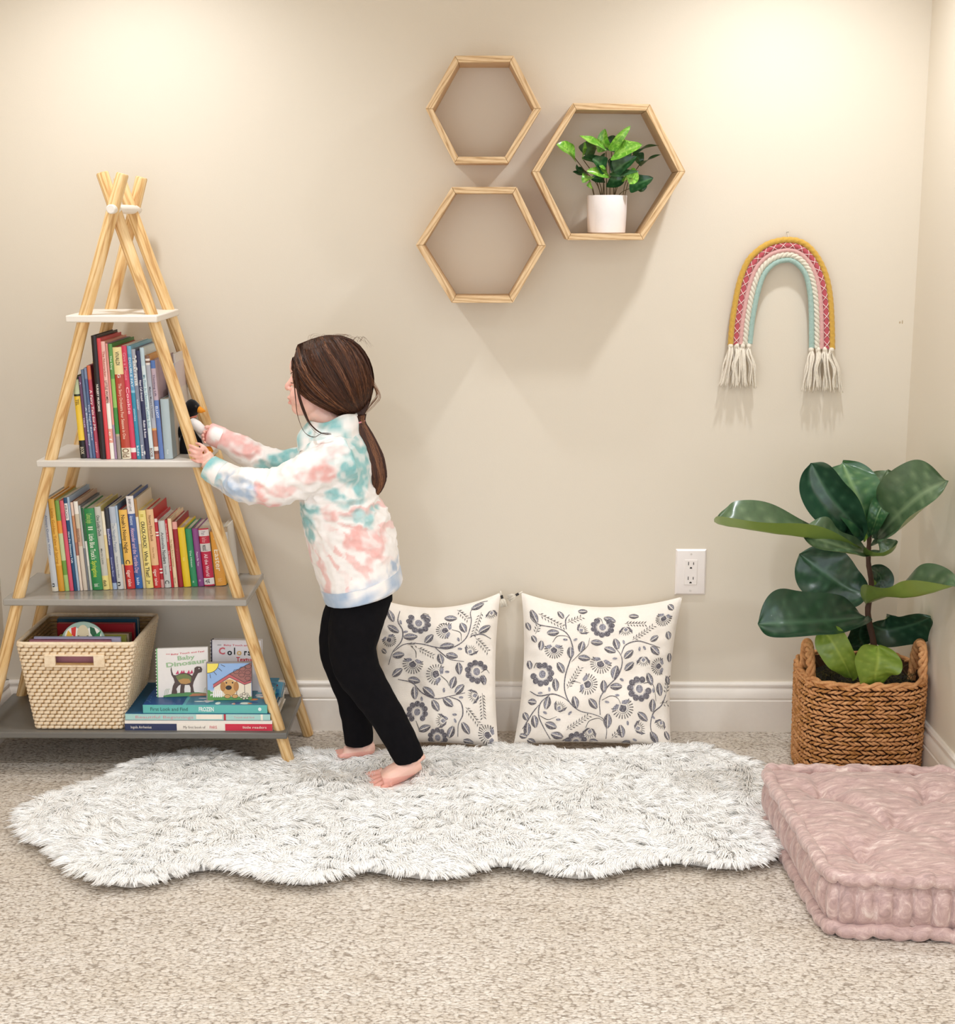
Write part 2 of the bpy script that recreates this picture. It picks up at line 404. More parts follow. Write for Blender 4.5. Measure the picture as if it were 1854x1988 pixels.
# ---- upper row (crop frame: origin 60,620, scale 4.88)
def U(x): return 60+x/4.879
def Vv(y): return 620+y/4.879
UP = [
 (467, 527, 550, .10, [(.0, '#2f3a22'), (.03, '#26301c'), (.21, '#c9d3a8'), (.235, '#26301c'), (.78, '#f0c93e'), (1, '#15100d')], [('TEL', .27, .35, '#7a5a10', .5), ('BOOK', .86, .95, '#cfc5a8', .5)], 3, 'thin yellow and black paperback, first from the left in the upper row'),
 (529, 557, 545, .13, [(1, '#6a4468')], [('A', .06, .1, '#d9c9e0', .5), ('TALES', .5, .62, '#d9c9e0', .5)], 3, 'slim purple book beside the yellow and black one'),
 (558, 586, 480, .16, [(1, '#6d7f9e')], [('A Bedtime Story', .42, .86, '#d5dcec', .5)], 3, 'slate blue book between the purple and the red spotted one'),
 (587, 616, 462, .16, [(.12, '#8393b3'), (1, '#566b94')], [('The Night Before', .4, .8, '#d5dcec', .5)], 3, 'dusty blue book with a lighter head, left of the orange-topped book'),
 (617, 655, 440, .17, [(.15, '#e0704a'), (.3, '#c8455a'), (1, '#b8485e')], [('A Fairy Tale for Me', .26, .7, '#f6dfe0', .6), ('story', .82, .94, '#f0a0a8', .5)], 3, 'dark pink book with orange head and white title'),
 (657, 712, 158, .20, [(1, '#1d0f10')], [('NURSERY MUSICIANS', .39, .61, '#efe8dc', .36)], 1.6, 'tall black book, highest in the upper row'),
 (713, 752, 182, .20, [(1, '#d8434a')], [('', 0, 0, '#fff', .1)], 1.8, 'plain bright red book right of the tall black one'),
 (753, 794, 212, .21, [(.52, '#f1c0b4'), (.74, '#f4ece2'), (.86, '#e9a08c'), (1, '#f2ebe0')], [('The Nutcracker', .08, .3, '#b0523a', .5), ('LITTLE WOMEN', .33, .52, '#43342c', .55), ('o f', .76, .84, '#f7f0e4', .6)], 2, 'cream and salmon book with a white foot beside the bright red one'),
 (795, 818, 232, .22, [(.7, '#e2948a'), (1, '#a78aa6')], [], 2, 'thin salmon book turning mauve at its foot'),
 (819, 858, 236, .22, [(.3, '#5f9a4c'), (.55, '#8fbf5e'), (.78, '#3f8a3c'), (.8, '#b9a58c'), (1, '#9c8f86')], [('The Dog', .1, .22, '#eef3d8', .4)], 2, 'green book with a taupe foot, left of the yellow composer book'),
 (862, 950, 268, .22, [(.215, '#f0dd9c'), (.24, '#f0dd9c'), (.9, '#b8442f'), (1, '#ece2c8')], [('VIVALDI', .04, .16, '#4d4326', .4), ('G', .235, .27, '#f4ece0', .3), ('The Story Orchestra Four Seasons in One', .32, .82, '#f0c9b4', .32), ('Old', .905, .985, '#7c5a3a', .7)], 2.4, 'broad book, pale yellow above and brick red below, in the upper row'),
 (951, 1003, 252, .22, [(.9, '#d43a58'), (.94, '#f3e9e4'), (1, '#c22f48')], [('Give a Mouse', .06, .3, '#ea8f9e', .5), ('Cookie', .36, .6, '#f4c7cc', .5)], 2.6, 'crimson pink book right of the broad yellow and red one'),
 (1004, 1044, 255, .22, [(.07, '#6fa9c6'), (.39, '#5c9cc4'), (.41, '#8fc3d6'), (1, '#2f8aa8')], [('DOUBLE FAY', .1, .36, '#dceaf2', .5), ('stories', .55, .66, '#bfe0ea', .4), ('kids', .88, .97, '#dceaf2', .5)], 2.6, 'sky and teal blue book beside the crimson pink one'),
 (1045, 1085, 285, .22, [(.33, '#a3a4ae'), (1, '#7f8699')], [('MERRY PETER', .08, .33, '#f0efe8', .6), ('winter', .45, .55, '#d8dae2', .4), ('kids', .87, .97, '#e6e6e6', .5)], 2.8, 'grey book with white capitals, right of the teal one'),
 (1086, 1128, 298, .22, [(1, '#252850')], [('.', .04, .07, '#f4f2ea', 1.2), ('.', .08, .11, '#f4f2ea', 1.2), ('.', .15, .18, '#f4f2ea', 1.2), ('Next Call Around', .27, .46, '#eceaf2', .5), ('Robin & Rose', .64, .8, '#eceaf2', .5), ('.', .92, .96, '#f4f2ea', 1.2)], 2.8, 'navy book with white dots and white title'),
 (1129, 1170, 270, .22, [(.16, '#b9cdd6'), (1, '#cfdde0')], [('My First At Christmas Cookie Book', .24, .72, '#6f97a8', .6), ('BOOB', .9, .98, '#7a4632', .6)], 3, 'pale ice blue book right of the navy dotted one'),
 (1171, 1216, 345, .21, [(.03, '#7a5a4a'), (.05, '#e2d8d0'), (.07, '#7a5a4a'), (.09, '#e2d8d0'), (.7, '#a9abb5'), (.72, '#d8a05a'), (.88, '#a4624a'), (.92, '#e8d8c8'), (.95, '#7c4838'), (1, '#a4624a')], [('Mallory Meyers Christmas', .3, .6, '#44454e', .4)], 3, 'grey book with a brown striped foot and head'),
 (1217, 1262, 392, .21, [(.08, '#4f70ac'), (.4, '#b9a3ae'), (1, '#5a77b4')], [('Thinking Lift', .14, .36, '#5b4d66', .4), ('ELLIOT', .46, .58, '#dfe6f4', .5)], 3, 'cornflower blue book with a mauve label near its head'),
]
Zsh = Zs[1]
gu = 'books standing in the upper row of the bookshelf'
for i, (l, r, t, dep, bands, titles, lean, lab) in enumerate(UP):
    if bands[0][0] == 0: bands = bands[1:]
    titles = [q for q in titles if q[0]]
    upright(lab, U(l), U(r), Vv(t), Zsh, -.308+(.012 if i < 5 else 0), dep*.98, bands, titles, lean, gu, yb=Vv(1336))
# shorter and backmost books at the right end
upright('thick pale grey-blue book, short, near the penguin in the upper row', U(1263), U(1345), Vv(760), Zsh, -.306, .18, [(1, '#a9b8bc')], [('fox', .84, .92, '#dfe6e6', .2)], 2, gu, yb=Vv(1336))
upright('tall grey picture book with a window label, behind the right front leg', U(1346), U(1385), Vv(640), Zsh, -.26, .17, [(.5, '#b9bcbf'), (.78, '#d9ccb8'), (1, '#8a9094')], [('WIND', .56, .74, '#5b4b40', .5)], 2, gu, yb=Vv(1310))
upright('pale grey blue book at the right end, partly behind the leg', U(1386), U(1425), Vv(420), Zsh, -.22, .13, [(.4, '#a9b3c2'), (.75, '#c5b9bd'), (1, '#8e9aa6')], [], 2, gu, yb=Vv(1290))
upright('white edged book, last at the right end of the upper row', U(1426), U(1452), Vv(330), Zsh, -.2, .11, [(1, '#cfc8c2')], [], 3, gu, yb=Vv(1285))

# ---- lower row (crop A: origin 80,930 scale 8.644;  crop B: origin 220,930 scale 7.725)
def A(x): return 80+x/8.644
def Ay(y): return 930+y/8.644
def B(x): return 220+x/7.725
def By(y): return 930+y/7.725
tt = ('tiger tales', .76, .97, '#f4ded0', .42)
LOW = [
 (A(178), A(285), Ay(362), [(.08, '#bfc0c4'), (.95, '#c4c8cc'), (1, '#dcd6c6')], [('Always Outside Water', .16, .6, '#7a86a0', .34), ('n', .91, .95, '#1b1a18', .5)], 'pale grey picture book, first from the left in the lower row'),
 (A(288), A(392), Ay(343), [(.72, '#e6b24a'), (1, '#d99b2c')], [('Little Golden Tales of Spring', .1, .7, '#b97c1e', .42)], 'golden yellow book beside the pale grey first one'),
 (A(395), A(472), Ay(368), [(.22, '#7aa046'), (.36, '#e8953a'), (.66, '#c3d09c'), (.82, '#6d9a3c'), (1, '#a8c676')], [], 'green and orange patchwork book'),
 (A(474), A(546), Ay(370), [(.13, '#dd5d6a'), (1, '#d9536a')], [], 'coral pink book without a title'),
 (A(549), A(606), Ay(318), [(.06, '#1c4d74'), (.24, '#f0ece8'), (1, '#174e76')], [('FROG', .08, .22, '#3b2f3a', .5), ('How Do Dinosaurs Talk', .36, .7, '#eaf2f6', .5)], 'deep blue book with a white label near its head'),
 (A(608), A(650), Ay(308), [(1, '#a9bfd4')], [], 'thin light blue book'),
 (A(652), A(700), Ay(395), [(.15, '#e7c9b6'), (.45, '#c78a62'), (.6, '#a86a58'), (1, '#ead8c8')], [], 'thin tan and cream speckled book'),
 (A(702), A(778), Ay(382), [(.14, '#f1ebe0'), (.3, '#cfc1a8'), (.5, '#c9a890'), (1, '#d6c8b6')], [('stories', .3, .45, '#7b5a46', .5)], 'cream patterned book with a white head'),
 (A(780), A(818), Ay(450), [(.5, '#b9bcb8'), (1, '#777a80')], [], 'thin grey book left of the white and black sliver'),
 (A(819), A(858), Ay(490), [(.4, '#27603f'), (.7, '#e4e0d6'), (1, '#c9cdbf')], [], 'thin green and white book left of the broad green one'),
 (A(860), A(1032), Ay(503), [(1, '#2e8a4c')], [('Curious Jungle', .06, .18, '#a9cf6e', .5), ('II', .22, .26, '#e8ecd8', .45), ('Little Blue Truck\u2019s', .31, .62, '#e6efdc', .48), ('Springtime', .64, .84, '#c9dc4a', .44), ('book', .92, .96, '#dfe8d8', .5)], 'broad green book with white and yellow title'),
 (A(1034), A(1146), Ay(473), [(.83, '#c9c6ba'), (1, '#eedd8c')], [('One Lucky Duck', .1, .35, '#3c3a3a', .45), ('Martin Little', .5, .69, '#6d6a66', .26), ('duck', .88, .96, '#29241c', .5)], 'light grey book with a yellow foot beside the broad green one'),
 (A(1148), A(1198), Ay(545), [(.3, '#f4ead0'), (.6, '#e9d49c'), (1, '#d8bd74')], [], 'thin cream and gold book'),
 (A(1200), A(1274), Ay(495), [(.25, '#2a2c34'), (.92, '#3b3f74'), (1, '#a9bcd8')], [('Stellaluna', .25, .45, '#d6d8ea', .42), ('Around the Moon', .6, .84, '#b9bfe0', .36)], 'navy book with a dark head, right of the gold sliver'),
 (A(1276), A(1386), Ay(470), [(.2, '#b7bfcb'), (1, '#d2d3cf')], [('The Naughty Penguin', .2, .55, '#8d99ac', .44), ('Horace Harry Goodbye', .6, .86, '#75777c', .24), ('n', .91, .96, '#1b1a18', .6)], 'light silver book with a grey title, right of the navy one'),
 (A(1388), A(1428), Ay(450), [(.45, '#a6bdd2'), (.7, '#5b7a90'), (1, '#d6b9a0')], [], 'thin pale blue book turning peach at its foot'),
 (B(200), B(326), By(470), [(.7, '#f0bd58'), (1, '#cf3230')], [('Noah\u2019s Noisy Night', .06, .54, '#3b2a14', .42), ('C', .63, .68, '#221a12', .5), tt], 'orange yellow book with a red foot and black title'),
 (B(330), B(442), By(262), [(.19, '#ece7e4'), (.86, '#46609c'), (1, '#2f67ae')], [('BABY LOVE', .03, .16, '#44403e', .3), ('Adventures', .21, .31, '#cfdcf0', .46), ('Alexander and the Terrible Day', .34, .83, '#e0b9cc', .5), ('kids', .88, .96, '#dbe6f4', .36)], 'tall blue book with a white head and pink title'),
 (B(444), B(488), By(300), [(.2, '#b5874e'), (.5, '#f0e4cc'), (1, '#d9c79c')], [], 'thin cream book with a tan head'),
 (B(490), B(600), By(478), [(1, '#f2dd86')], [('II', .05, .08, '#c2b02a', .4), ('CRACK-CRACK!', .14, .48, '#221c16', .5), ('Who Is That?', .52, .86, '#221c16', .5), ('J+', .9, .95, '#3b3220', .4)], 'pale yellow book with large black hand lettering'),
 (B(604), B(714), By(463), [(.71, '#e9bd8c'), (1, '#cf3230')], [('Nursery Rhyme Book', .07, .4, '#8a5a2c', .36), ('Fiona Watt', .48, .62, '#a5733c', .2), tt], 'peach book with a red foot, right of the pale yellow one'),
 (B(716), B(764), By(598), [(.05, '#f0d8d4'), (.19, '#c22a38'), (.21, '#f4ece6'), (.23, '#c22a38'), (.25, '#f4ece6'), (.72, '#c93a44'), (.74, '#f4ece6'), (.77, '#c22a38'), (.79, '#f4ece6'), (.88, '#b82a36'), (1, '#d9a09a')], [], 'thin red book with white stripes'),
 (B(766), B(868), By(632), [(1, '#cdd0cb')], [('Animalia', .17, .42, '#5c5f66', .4), ('Numbers', .44, .64, '#2b2c30', .5), ('Graeme', .67, .8, '#8a8d92', .28), ('C', .89, .94, '#1b1a18', .6)], 'light grey book with dark lettering, right of the red striped one'),
 (B(870), B(908), By(618), [(1, '#c7202c')], [('Goodnight Rudolph', .05, .32, '#f0c9c4', .5), ('The Christmas Tree', .45, .75, '#f6e2de', .5)], 'thin scarlet book with white title'),
 (B(909), B(970), By(598), [(1, '#efd3ac')], [('The Night Before Christmas', .3, .7, '#a9884e', .4), ('house', .86, .94, '#8a7350', .3)], 'cream book right of the thin scarlet one'),
 (B(973), B(1048), By(648), [(.11, '#e9a79c'), (1, '#9c1f2a')], [('Tales', .4, .6, '#b2464a', .3)], 'dark red book with a pink head'),
 (B(1051), B(1164), By(736), [(1, '#ecc928')], [('fable', .5, .56, '#f5e27a', .24)], 'bright yellow book in the set of plain coloured ones'),
 (B(1166), B(1266), By(752), [(1, '#2f8f5e')], [('The Mitten', .37, .66, '#cfe9d8', .26), ('ca', .9, .93, '#cfe9d8', .3)], 'mid green book between the yellow and the purple one'),
 (B(1268), B(1361), By(750), [(1, '#8f4a88')], [('Peace Be You', .4, .64, '#ecd4ea', .28), ('ca', .88, .91, '#ecd4ea', .3)], 'purple book between the green and the crimson one'),
 (B(1364), B(1518), By(752), [(.02, '#c7273f'), (.13, '#e8dfdc'), (.26, '#c7273f'), (.4, '#ddd6d0'), (.86, '#c41f46'), (.975, '#efe9e4'), (1, '#c41f46')], [('Pan', .04, .11, '#a9a3a6', .4), ('Best Picture', .15, .24, '#f0a3a8', .4), ('wood', .28, .38, '#4b4846', .5), ('All the World', .44, .83, '#f7d9e0', .34), ('tgt', .88, .95, '#44403e', .4)], 'crimson book with three white labels on its spine'),
 (B(1532), B(1692), By(800), [(1, '#e8a443')], [('it', .06, .14, '#f6d9a0', .3), ('Easter', .32, .72, '#fbeed2', .5), ('bk', .86, .93, '#f3c67e', .4)], 'orange book with white title reading Easter'),
]
gl = 'books standing in the lower row of the bookshelf'
for i, (l, r, t, bands, titles, lab) in enumerate(LOW):
    f = (l-100)/330
    ybp = 1149.2-11.5*min(1, max(0, f)); dep = .20 if i < 18 else (.19 if i < 22 else .15 if i < 27 else .13)
    z3 = Zs[2]; yp = at((l+r)/2, ybp, z=z3).y
    yp = max(-.30, min(-.2, yp)); dep = min(dep, -.07-yp)
    upright(lab, l, r, t, z3, yp, dep, bands, titles, 3.4 if i < 26 else 4.2, gl, yb=ybp)
upright('white and green book hidden mostly by the leg, right of the orange one', B(1706), B(1790), By(735), Zs[2], -.18, .10, [(.08, '#b9a68a'), (.8, '#dcdcd8'), (1, '#a9bf6a')], [('Egg Hunt', .2, .6, '#8a8d92', .4)], 4, gl, yb=1131)
# dark flap book leaning up behind the pale yellow one
def slab_book(label, x0, x1, y0, y1, z0, z1, cover, group, titlefn=None, spine='y', rot=None, pages=True, extra=None):
    """flat or standing hardback with its own pages; local box, spine at local y0"""
    M = Matrix.Translation(Vector(((x0+x1)/2, (y0+y1)/2, z0)))
    if rot: M = M @ rot
    hx, hy, h = (x1-x0)/2, (y1-y0)/2, z1-z0; th = min(.0025, h*.18)
    t = thing('book', label, 'book', M=M, group=group); cols = list(cover); m = MB()
    m.box(-hx, hx, -hy, hy, 0, th, 0); m.box(-hx, hx, -hy, hy, h-th, h, 0)
    m.box(-hx, hx, -hy, -hy+th, th, h-th, 0)
    if titlefn: titlefn(m, hx, hy, h)
    m.build('cover', [bandmat(c) for c in cols], t, smooth=0, M=M, bevel=.0006)
    p = MB(); p.box(-hx+.003, hx-.003, -hy+th, hy-.003, th, h-th); p.build('pages', M_page, t, M=M, smooth=0)
    return t
# ---- flat stack on the bottom shelf
gs = 'books lying flat in the stack on the bottom shelf'
zb = Zs[3]; fy = -.325
def X4(px, py=1420): return at(px, py, y=fy).x
def f1(m, hx, hy, h):
    w3 = 2*hx; z0, z1 = .001, h*.62
    for a, b, mi in ((0, .352, 1), (.352, .68, 2), (.68, 1, 3)): m.box(-hx+w3*a, -hx+w3*b, -hy-.0006, -hy, .0005, h*.68, mi)
    put_text(m, 'My first book of', (-hx+w3*.47, -hy-.0009, h*.36), (1, 0, 0), (0, 0, 1), h*.26, w3*.15, 4)
    put_text(m, 'PARIS', (-hx+w3*.60, -hy-.0009, h*.36), (1, 0, 0), (0, 0, 1), h*.28, w3*.05, 3)
    put_text(m, 'Ingela Arrhenius', (-hx+w3*.11, -hy-.0009, h*.36), (1, 0, 0), (0, 0, 1), h*.26, w3*.14, 2)
    put_text(m, 'little readers', (-hx+w3*.88, -hy-.0009, h*.36), (1, 0, 0), (0, 0, 1), h*.24, w3*.16, 2)
slab_book('navy, white and red book at the bottom of the flat stack', X4(243), X4(529), fy, -.09, zb+.0005, zb+.0262, ['#ece4da', '#2a3358', '#eee6da', '#cc2a44', '#5b4b44'], gs, f1)
def f2(m, hx, hy, h):
    w3 = 2*hx
    m.box(-hx, hx, -hy-.0006, -hy, .001, h-.001, 1)
    put_text(m, 'Beautiful Beginnings', (-hx+w3*.27, -hy-.001, h*.5), (1, 0, 0), (0, 0, 1), h*.42, w3*.40, 2)
    m.box(-hx+w3*.49, -hx+w3*.67, -hy-.0011, -hy, h*.22, h*.9, 3); m.box(-hx+w3*.68, -hx+w3*.695, -hy-.0011, -hy, .001, h-.001, 4)
    put_text(m, 'Touch and find', (-hx+w3*.82, -hy-.001, h*.5), (1, 0, 0), (0, 0, 1), h*.3, w3*.14, 2)
    m.box(-hx+w3*.935, -hx+w3*.95, -hy-.0011, -hy, .001, h-.001, 3)
    m.box(-hx, hx, -hy, hy, h, h+.0003, 5)
slab_book('pale aqua and pink book lying in the middle of the flat stack', X4(244, 1408), X4(525, 1408), fy-.0, -.085, zb+.0268, zb+.0435, ['#1d5f80', '#a8cfc8', '#d9919a', '#efe6d6', '#b5323e', '#1a5a80'], gs, f2)
def f3(m, hx, hy, h):
    w3 = 2*hx
    put_text(m, 'First Look and Find', (-hx+w3*.21, -hy-.0005, h*.5), (1, 0, 0), (0, 0, 1), h*.42, w3*.30, 2)
    put_text(m, 'FROZEN', (-hx+w3*.51, -hy-.0005, h*.5), (1, 0, 0), (0, 0, 1), h*.5, w3*.12, 3, bold=.03)
    m.ell((-hx+w3*.94, -hy, h*.5), (.004, .0006, .0045), 12, 3)
    e = .0004
    # picture cover: blue sky, pale figures of clouds and flowers
    m.box(-hx, -hx+w3*.32, -hy, hy, h, h+e, 1); m.box(-hx+w3*.32, -hx+w3*.345, -hy, hy, h, h+e, 4)
    m.box(-hx+w3*.345, hx, -hy, hy, h, h+e, 5)
    rnd = random.Random(3)
    for q in range(46):
        cx = -hx+w3*rnd.uniform(.37, .99); cy = rnd.uniform(-hy+.008, hy*.4); c = rnd.choice([3, 6, 7, 8, 4, 1, 6, 3])
        m.ell((cx, cy, h+.0004), (rnd.uniform(.004, .016), rnd.uniform(.003, .01), .0005), 10, c)
    for q in range(40): m.ell((-hx+w3*rnd.uniform(.01, .31), rnd.uniform(-hy+.004, hy*.9), h+.0004), (.0012, .0012, .0004), 6, 4)
slab_book('teal find-it picture book lying on top of the flat stack', X4(278, 1395), X4(519, 1395), fy+.002, -.11, zb+.0441, zb+.0650, ['#5fb5ae', '#1e4f8c', '#2b4a50', '#dfeeea', '#58a9b8', '#3a7f9c', '#d8d4de', '#e08a4a', '#274a78'], gs, f3)

# ---- picture board books standing on the stack
def standing(label, corners, yf, z0, thick, cols, draw, back=8, yaw=0, name='board_book', group='board books standing on the flat stack'):
    (lx, rx, ty, by) = corners
    a = at(lx, by, y=yf); b = at(rx, by, y=yf); w_ = b.x-a.x
    th = math.radians(back); tz = atd((lx+rx)/2, ty, ((a.x+b.x)/2, yf, z0), (0, math.cos(th), -math.sin(th)))
    h = (Vector((0, tz.y, tz.z))-Vector((0, yf, z0))).length
    M = Matrix.Translation(Vector(((a.x+b.x)/2, yf, z0+.0004))) @ Matrix.Rotation(math.radians(yaw), 4, 'Z') @ Matrix.Rotation(-th, 4, 'X')
    t = thing(name, label, 'book', M=M, group=group); m = MB(); c = list(cols)
    hx = w_/2; m.box(-hx, hx, 0, .0018, 0, h, 0); m.box(-hx, hx, thick-.0018, thick, 0, h, 0); m.box(-hx-.003, -hx, -.0004, thick+.0004, 0, h, 1)
    draw(m, hx, h)
    m.build('cover', [bandmat(x) for x in c], t, smooth=30, M=M)
    p = MB()
    nl = 5
    for k in range(nl): p.box(-hx+.001, hx-.0015, .002+(thick-.004)*k/nl, .002+(thick-.004)*(k+.86)/nl, .001, h-.0008)
    p.build('pages', mat('#e4ddd4', .7), t, M=M, smooth=0); return t
def poly(m, pts, hx, h, e, mi):
    """flat shape on the cover; pts in 0..1 cover coordinates (x right, y up)"""
    V = [(-hx+2*hx*x, -e, h*y) for x, y in pts]; m.add(V, [tuple(range(len(V)))], mi)
def stroke(m, pts, hx, h, e, mi, wd, closed=False):
    P = [Vector((-hx+2*hx*x, -e, h*y)) for x, y in pts]
    if closed: P.append(P[0])
    for a, b in zip(P, P[1:]):
        d = (b-a); L = d.length
        if L < 1e-6: continue
        d /= L; nn = Vector((-d.z, 0, d.x))*wd/2; a2 = a-d*wd*.3; b2 = b+d*wd*.3
        m.add([a2+nn, a2-nn, b2-nn, b2+nn], [(0, 1, 2, 3)], mi)
def disc(cx, cy, rx, ry, n=20, a0=0, a1=2*PI): return [(cx+rx*math.cos(a0+(a1-a0)*k/n), cy+ry*math.sin(a0+(a1-a0)*k/n)) for k in range(n)]
def ctext(m, t, x, y, hx, h, hh, ln, mi, rot=0, bold=.0):
    r = math.radians(rot); put_text(m, t, (-hx+2*hx*x, -.0009, h*y), (math.cos(r), 0, math.sin(r)), (-math.sin(r), 0, math.cos(r)), hh*h, ln*2*hx, mi, bold)
def dino(m, hx, h):
    # cols: 0 white,1 green,2 red,3 sage,4 dark brown,5 moss,6 tan,7 magenta,8 grass,9 soil
    for k in range(16): m.ell((-hx-.0035, -.0002, h*(k+.5)/16), (.0016, .0006, .0016), 6, 0)
    ctext(m, 'Baby Touch and Feel', .60, .895, hx, h, .032, .66, 2, 4, .01); ctext(m, 'oo', .21, .885, hx, h, .03, .08, 2)
    ctext(m, 'Baby', .56, .80, hx, h, .085, .34, 3, 4, .02); ctext(m, 'Dinosaur', .56, .69, hx, h, .09, .80, 3, 5, .03)
    poly(m, [(.1, .03), (.3, .07), (.55, .085), (.8, .075), (.99, .045), (.99, .0), (.1, .0)], hx, h, .0005, 8)
    poly(m, [(.6, .0), (.68, .055), (.99, .05), (.99, 0)], hx, h, .0006, 9)
    body = [(.27, .63), (.255, .55), (.27, .45), (.31, .38), (.33, .30), (.29, .22), (.27, .12), (.26, .065), (.37, .06), (.375, .10), (.36, .16), (.40, .22), (.45, .25), (.44, .17), (.43, .07), (.52, .07), (.515, .14), (.53, .235), (.62, .235), (.645, .17), (.64, .07), (.72, .075), (.705, .11), (.69, .22), (.71, .30), (.76, .40), (.80, .47), (.87, .49), (.885, .55), (.86, .60), (.78, .61), (.73, .58), (.72, .50), (.68, .42), (.62, .465), (.54, .485), (.44, .475), (.36, .44), (.31, .45), (.285, .52)]
    poly(m, body, hx, h, .0008, 4)
    poly(m, [(.35, .42), (.45, .46), (.56, .465), (.66, .40), (.66, .30), (.55, .26), (.42, .29)], hx, h, .001, 5)
    poly(m, [(.40, .34), (.5, .37), (.62, .36), (.65, .28), (.55, .25), (.45, .27)], hx, h, .0012, 6)
    for x in (.38, .46, .50, .60, .66): poly(m, [(x-.03, .46), (x+.04, .47), (x+.02, .545)], hx, h, .0007, 7)
    poly(m, disc(.82, .565, .012, .012), hx, h, .001, 0)
    for x in (.12, .15, .18, .9, .93, .96): stroke(m, [(x, .02), (x+.02, .14), (x+.05, .17)], hx, h, .0007, 8, .0006)
standing('white board book titled Baby Dinosaur with a crested dinosaur, on the stack', (309, 405, 1258, 1364), -.262, zb+.0656, .016, ['#ece6e0', '#6cae68', '#d8505a', '#9fbd92', '#4b3328', '#6d7a3c', '#b98a48', '#c02a58', '#4e8a4a', '#b9764a'], dino, 10, 7)
def colors(m, hx, h):
    for k in range(14): m.ell((-hx-.0035, -.0002, h*(k+.5)/14), (.0015, .0006, .0015), 6, 0)
    ctext(m, 'Baby Touch and Feel', .58, .90, hx, h, .035, .68, 2, 0, .01); ctext(m, 'oo', .15, .905, hx, h, .03, .08, 3)
    for ch, x, c, w_ in (('C', .20, 2, .13), ('o', .36, 3, .10), ('l', .46, 3, .025), ('o', .555, 4, .10), ('r', .68, 3, .06), ('s', .77, 3, .08)): ctext(m, ch, x, .785 if ch in 'Cl' else .765, hx, h, .13 if ch in 'Cl' else .12, w_, c, 0, .03)
    ctext(m, 'Textures', .72, .62, hx, h, .09, .45, 5, 0, .02)
standing('white board book titled Colors with a dotted navy spine, behind the puppy book', (413, 508, 1243, 1360), -.215, zb+.0656, .022, ['#e9e4e6', '#221c38', '#d8606a', '#191616', '#e0b46a', '#c9303c'], colors, 7, -2)
def puppy(m, hx, h):
    # 0 grey,1 slate,2 sky,3 yellow,4 line,5 roof,6 wood,7 fur,8 nose,9 grass,10 rose,11 white,12 tan dark
    poly(m, [(0, 0), (1, 0), (1, .97), (0, .97)], hx, h, .0003, 2)
    poly(m, [(0, 0), (1, 0), (1, .1), (.4, .13), (0, .28)], hx, h, .0005, 9)
    poly(m, [(0, .72)]+[(.26*math.cos(t), .97-.25*math.sin(t)) for t in [PI/2*(1-k/8) for k in range(9)]]+[(0, .97)], hx, h, .0005, 3)
    stroke(m, [(.26*math.cos(t), .97-.25*math.sin(t)) for t in [PI/2*(1-k/8) for k in range(9)]], hx, h, .0007, 4, .0012)
    for a, b in (((.31, .94), (.4, .89)), ((.25, .85), (.33, .77)), ((.15, .75), (.21, .67)), ((.06, .69), (.07, .59))): stroke(m, [a, b], hx, h, .0007, 4, .0012)
    poly(m, [(.15, .35), (.5, .62), (.84, .42), (.99, .48), (.99, .08), (.15, .1)], hx, h, .0007, 6)
    poly(m, [(.5, .70), (.97, .97), (1, .97), (1, .5), (.84, .42), (.58, .60)], hx, h, .0009, 5)
    poly(m, [(.13, .33), (.5, .60), (.84, .40), (.99, .46), (.99, .52), (.84, .46), (.5, .69), (.13, .42)], hx, h, .001, 10)
    for P in ([(.13, .42), (.5, .69), (.97, .97)], [(.13, .33), (.5, .60), (.84, .40), (.99, .46)], [(.5, .69), (.84, .46), (.99, .52)], [(.84, .4), (.84, .1)], [(.66, .5), (.66, .12)]): stroke(m, P, hx, h, .0011, 4, .0011)
    for cx, cy in ((.66, .75), (.8, .82), (.92, .72), (.78, .66), (.93, .88), (.92, .57)): stroke(m, disc(cx, cy, .075, .06, 6, .3), hx, h, .0012, 4, .0009, True)
    poly(m, disc(.5, .33, .17, .22), hx, h, .0013, 7)
    for sx in (-1, 1): poly(m, disc(.5+sx*.15, .36, .06, .13), hx, h, .0014, 12)
    poly(m, disc(.48, .33, .07, .06), hx, h, .0016, 8)
    for sx in (-1, 1): poly(m, disc(.5+sx*.07, .46, .018, .022), hx, h, .0016, 8)
    for cx in (.45, .62): poly(m, disc(cx, .1, .07, .05), hx, h, .0014, 7); stroke(m, disc(cx, .1, .07, .05), hx, h, .0016, 4, .0008, True)
    poly(m, disc(.84, .09, .035, .03), hx, h, .0016, 6)
    for k in range(7):
        a = 2*PI*k/7; c = disc(.84+.085*math.cos(a), .10+.07*math.sin(a), .03, .025); poly(m, c, hx, h, .0015, 6); stroke(m, c, hx, h, .0017, 4, .0008, True)
    for k in range(5): poly(m, [(.12+k*.045, .08), (.15+k*.045, .08), (.15+k*.045, .25), (.12+k*.045, .25)], hx, h, .0018, 11)
    ctext(m, 'LITTLE', .2, .25, hx, h, .055, .26, 11, 0, .03); ctext(m, 'PUPPY', .2, .14, hx, h, .06, .28, 11, 0, .03)
standing('small board book picturing a puppy in a red-roofed kennel, in front', (404, 489, 1286, 1369), -.288, zb+.0656, .014, ['#8d8480', '#8d8480', '#8fb0dc', '#f0dc5c', '#33201f', '#9c6258', '#eadfc8', '#cfa060', '#1b1212', '#5f9a4c', '#c05a5c', '#f4f2ee', '#b07a3c'], puppy, 9, 3)
